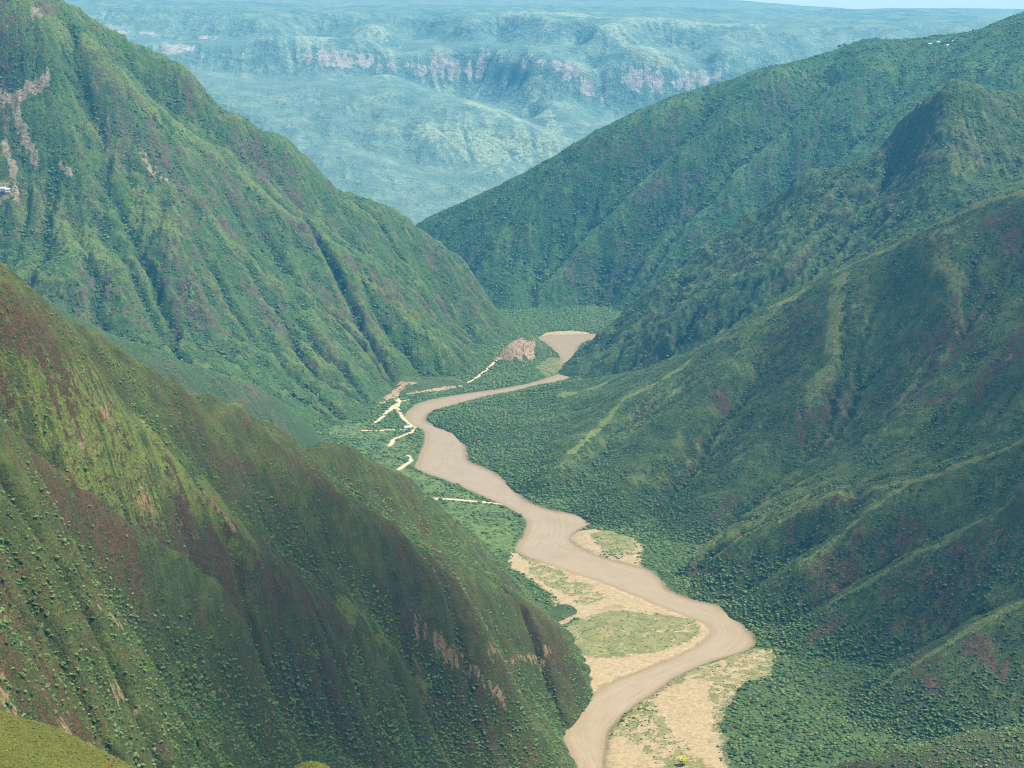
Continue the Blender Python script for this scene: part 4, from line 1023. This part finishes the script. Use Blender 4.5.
# ------------------------------------------------------------------ air, light, camera
hm = bpy.data.materials.new('hazy_air'); hm.use_nodes = True; ht = hm.node_tree; ht.nodes.clear()
ho = ht.nodes.new('ShaderNodeOutputMaterial'); pv = ht.nodes.new('ShaderNodeVolumePrincipled')
pv.inputs['Color'].default_value = (.10, .56, 1.0, 1); pv.inputs['Density'].default_value = 5.3e-5; pv.inputs['Anisotropy'].default_value = 0.25
ht.links.new(pv.outputs[0], ho.inputs['Volume'])
zt = max(h['verts'][:, 2].max() for h in HILLS.values()) + 8
bv = [(x, y, z) for z in (-8, max(zt, 908)) for x, y in ((-41000, -4000), (41000, -4000), (41000, 17000), (-41000, 17000))]
tag(obj('haze', mesh_np('haze', bv, [(0, 3, 2, 1), (4, 5, 6, 7), (0, 1, 5, 4), (1, 2, 6, 5), (2, 3, 7, 6), (3, 0, 4, 7)], False), hm), 'pale blue haze filling the valley and veiling the far hills', 'haze', kind='stuff')

SUN_EL, SUN_AZ = math.radians(58), math.radians(80)
cmat = bpy.data.materials.new('cloud_vapour'); cmat.use_nodes = True; ct = cmat.node_tree; ct.nodes.clear()
co_ = ct.nodes.new('ShaderNodeOutputMaterial'); cv = ct.nodes.new('ShaderNodeVolumePrincipled'); cv.inputs['Color'].default_value = (.98, .98, .98, 1); cv.inputs['Density'].default_value = 0.0045
ct.links.new(cv.outputs[0], co_.inputs['Volume'])
def shade_cloud(gx, gy, gz_, rx, ry, rz, rot, seed, lbl, zc=2700):
    """an unseen cloud added for its shade between the sun and the ground point (gx, gy, gz_)"""
    off = (zc - gz_) / math.tan(SUN_EL)
    v, f = ico(5); x, y, z = v.T
    dsp = 1 + 0.5 * fbm(x * 3 + z + seed, y * 3 - z, 1.3, 5, seed) + 0.25 * fbm(x * 3 - z, y * 3 + seed, 0.6, 4, seed + 3, True)
    v = v * dsp[:, None] * np.array([rx, ry, rz]); v[:, 2] = np.where(v[:, 2] < 0, v[:, 2] * 0.45, v[:, 2])
    ca, sa = math.cos(rot), math.sin(rot); v = np.stack([v[:, 0] * ca - v[:, 1] * sa, v[:, 0] * sa + v[:, 1] * ca, v[:, 2]], 1)
    o = obj('shade_cloud', mesh_np('shade_cloud', v, f), cmat); o.location = (gx + math.sin(SUN_AZ) * off, gy + math.cos(SUN_AZ) * off, zc)
    tag(o, lbl, 'shade_cloud', kind='stuff')  # out of view, added only to darken the slopes below
shade_cloud(-20, 1380, 160, 330, 520, 230, 0.35, 5, 'white cloud added unseen above the view to shade the near left hill')
shade_cloud(900, 2480, 150, 400, 380, 150, 0.5, 9, 'white cloud added unseen above the view to shade the lower right slopes')
shade_cloud(620, 3080, 150, 300, 330, 100, 0.3, 14, 'thin white cloud added unseen above the view to shade the big right slope')

cam = bpy.data.cameras.new('camera'); co = bpy.data.objects.new('camera', cam); COL.objects.link(co)
co.location = (0, 0, H); co.rotation_euler = (math.pi / 2 - PITCH, 0, 0)
cam.sensor_width = 36; cam.lens = 36 * FPX / 1024; cam.clip_end = 150000; cam.clip_start = 1
SC.camera = co
W = bpy.data.worlds.new('World'); SC.world = W; W.use_nodes = True
nt = W.node_tree; bg = nt.nodes['Background']; sk = nt.nodes.new('ShaderNodeTexSky'); sk.sky_type = 'NISHITA'; sk.sun_disc = False; sk.dust_density = 3.0
sk.sun_elevation = SUN_EL; sk.sun_rotation = SUN_AZ
tc = nt.nodes.new('ShaderNodeTexCoord'); sx = nt.nodes.new('ShaderNodeSeparateXYZ'); nt.links.new(tc.outputs['Generated'], sx.inputs[0])
mz = nt.nodes.new('ShaderNodeMath'); mz.operation = 'MAXIMUM'; nt.links.new(sx.outputs[2], mz.inputs[0]); mz.inputs[1].default_value = 0.03
cx = nt.nodes.new('ShaderNodeCombineXYZ'); nt.links.new(sx.outputs[0], cx.inputs[0]); nt.links.new(sx.outputs[1], cx.inputs[1]); nt.links.new(mz.outputs[0], cx.inputs[2]); nt.links.new(cx.outputs[0], sk.inputs[0])
cm = nt.nodes.new('ShaderNodeMapping'); cm.inputs['Scale'].default_value = (1, 1, 5); nt.links.new(tc.outputs['Generated'], cm.inputs['Vector'])
cn = nt.nodes.new('ShaderNodeTexNoise'); cn.inputs['Scale'].default_value = 2.6; cn.inputs['Detail'].default_value = 7; nt.links.new(cm.outputs[0], cn.inputs['Vector'])
def mrange(sock, a, b, lo, hi):
    q = nt.nodes.new('ShaderNodeMapRange'); q.interpolation_type = 'SMOOTHSTEP'; nt.links.new(sock, q.inputs[0])
    for k_, v_ in zip(('From Min', 'From Max', 'To Min', 'To Max'), (a, b, lo, hi)): q.inputs[k_].default_value = v_
    return q.outputs[0]
cl_, hz_ = mrange(cn.outputs['Fac'], 0.47, 0.66, 0, 0.85), mrange(sx.outputs[2], 0.0, 0.10, 0.95, 0.0)
mx = nt.nodes.new('ShaderNodeMath'); mx.operation = 'MAXIMUM'; nt.links.new(cl_, mx.inputs[0]); nt.links.new(hz_, mx.inputs[1])
mc = nt.nodes.new('ShaderNodeMix'); mc.data_type = 'RGBA'; nt.links.new(mx.outputs[0], mc.inputs[0]); nt.links.new(sk.outputs[0], mc.inputs[6]); mc.inputs[7].default_value = (9.0, 9.2, 9.4, 1)
nt.links.new(mc.outputs[2], bg.inputs[0]); bg.inputs[1].default_value = 0.07
sl = bpy.data.lights.new('sun', 'SUN'); sl.energy = 4.9; sl.angle = math.radians(1.5); sl.color = (1, .95, .86)
so = bpy.data.objects.new('sun', sl); COL.objects.link(so); so.location = (0, 0, 3000)
d = Vector((math.sin(SUN_AZ) * math.cos(SUN_EL), math.cos(SUN_AZ) * math.cos(SUN_EL), math.sin(SUN_EL)))
so.rotation_euler = d.to_track_quat('Z', 'Y').to_euler()
vs = SC.view_settings; vs.view_transform = 'Standard'; vs.look = 'None'; vs.gamma = 1; vs.use_curve_mapping = False; vs.exposure = 1.0
SC.cycles.volume_bounces = 0; SC.cycles.filter_width = 1.05
print('done', f'{time.time() - T0:.1f}s')
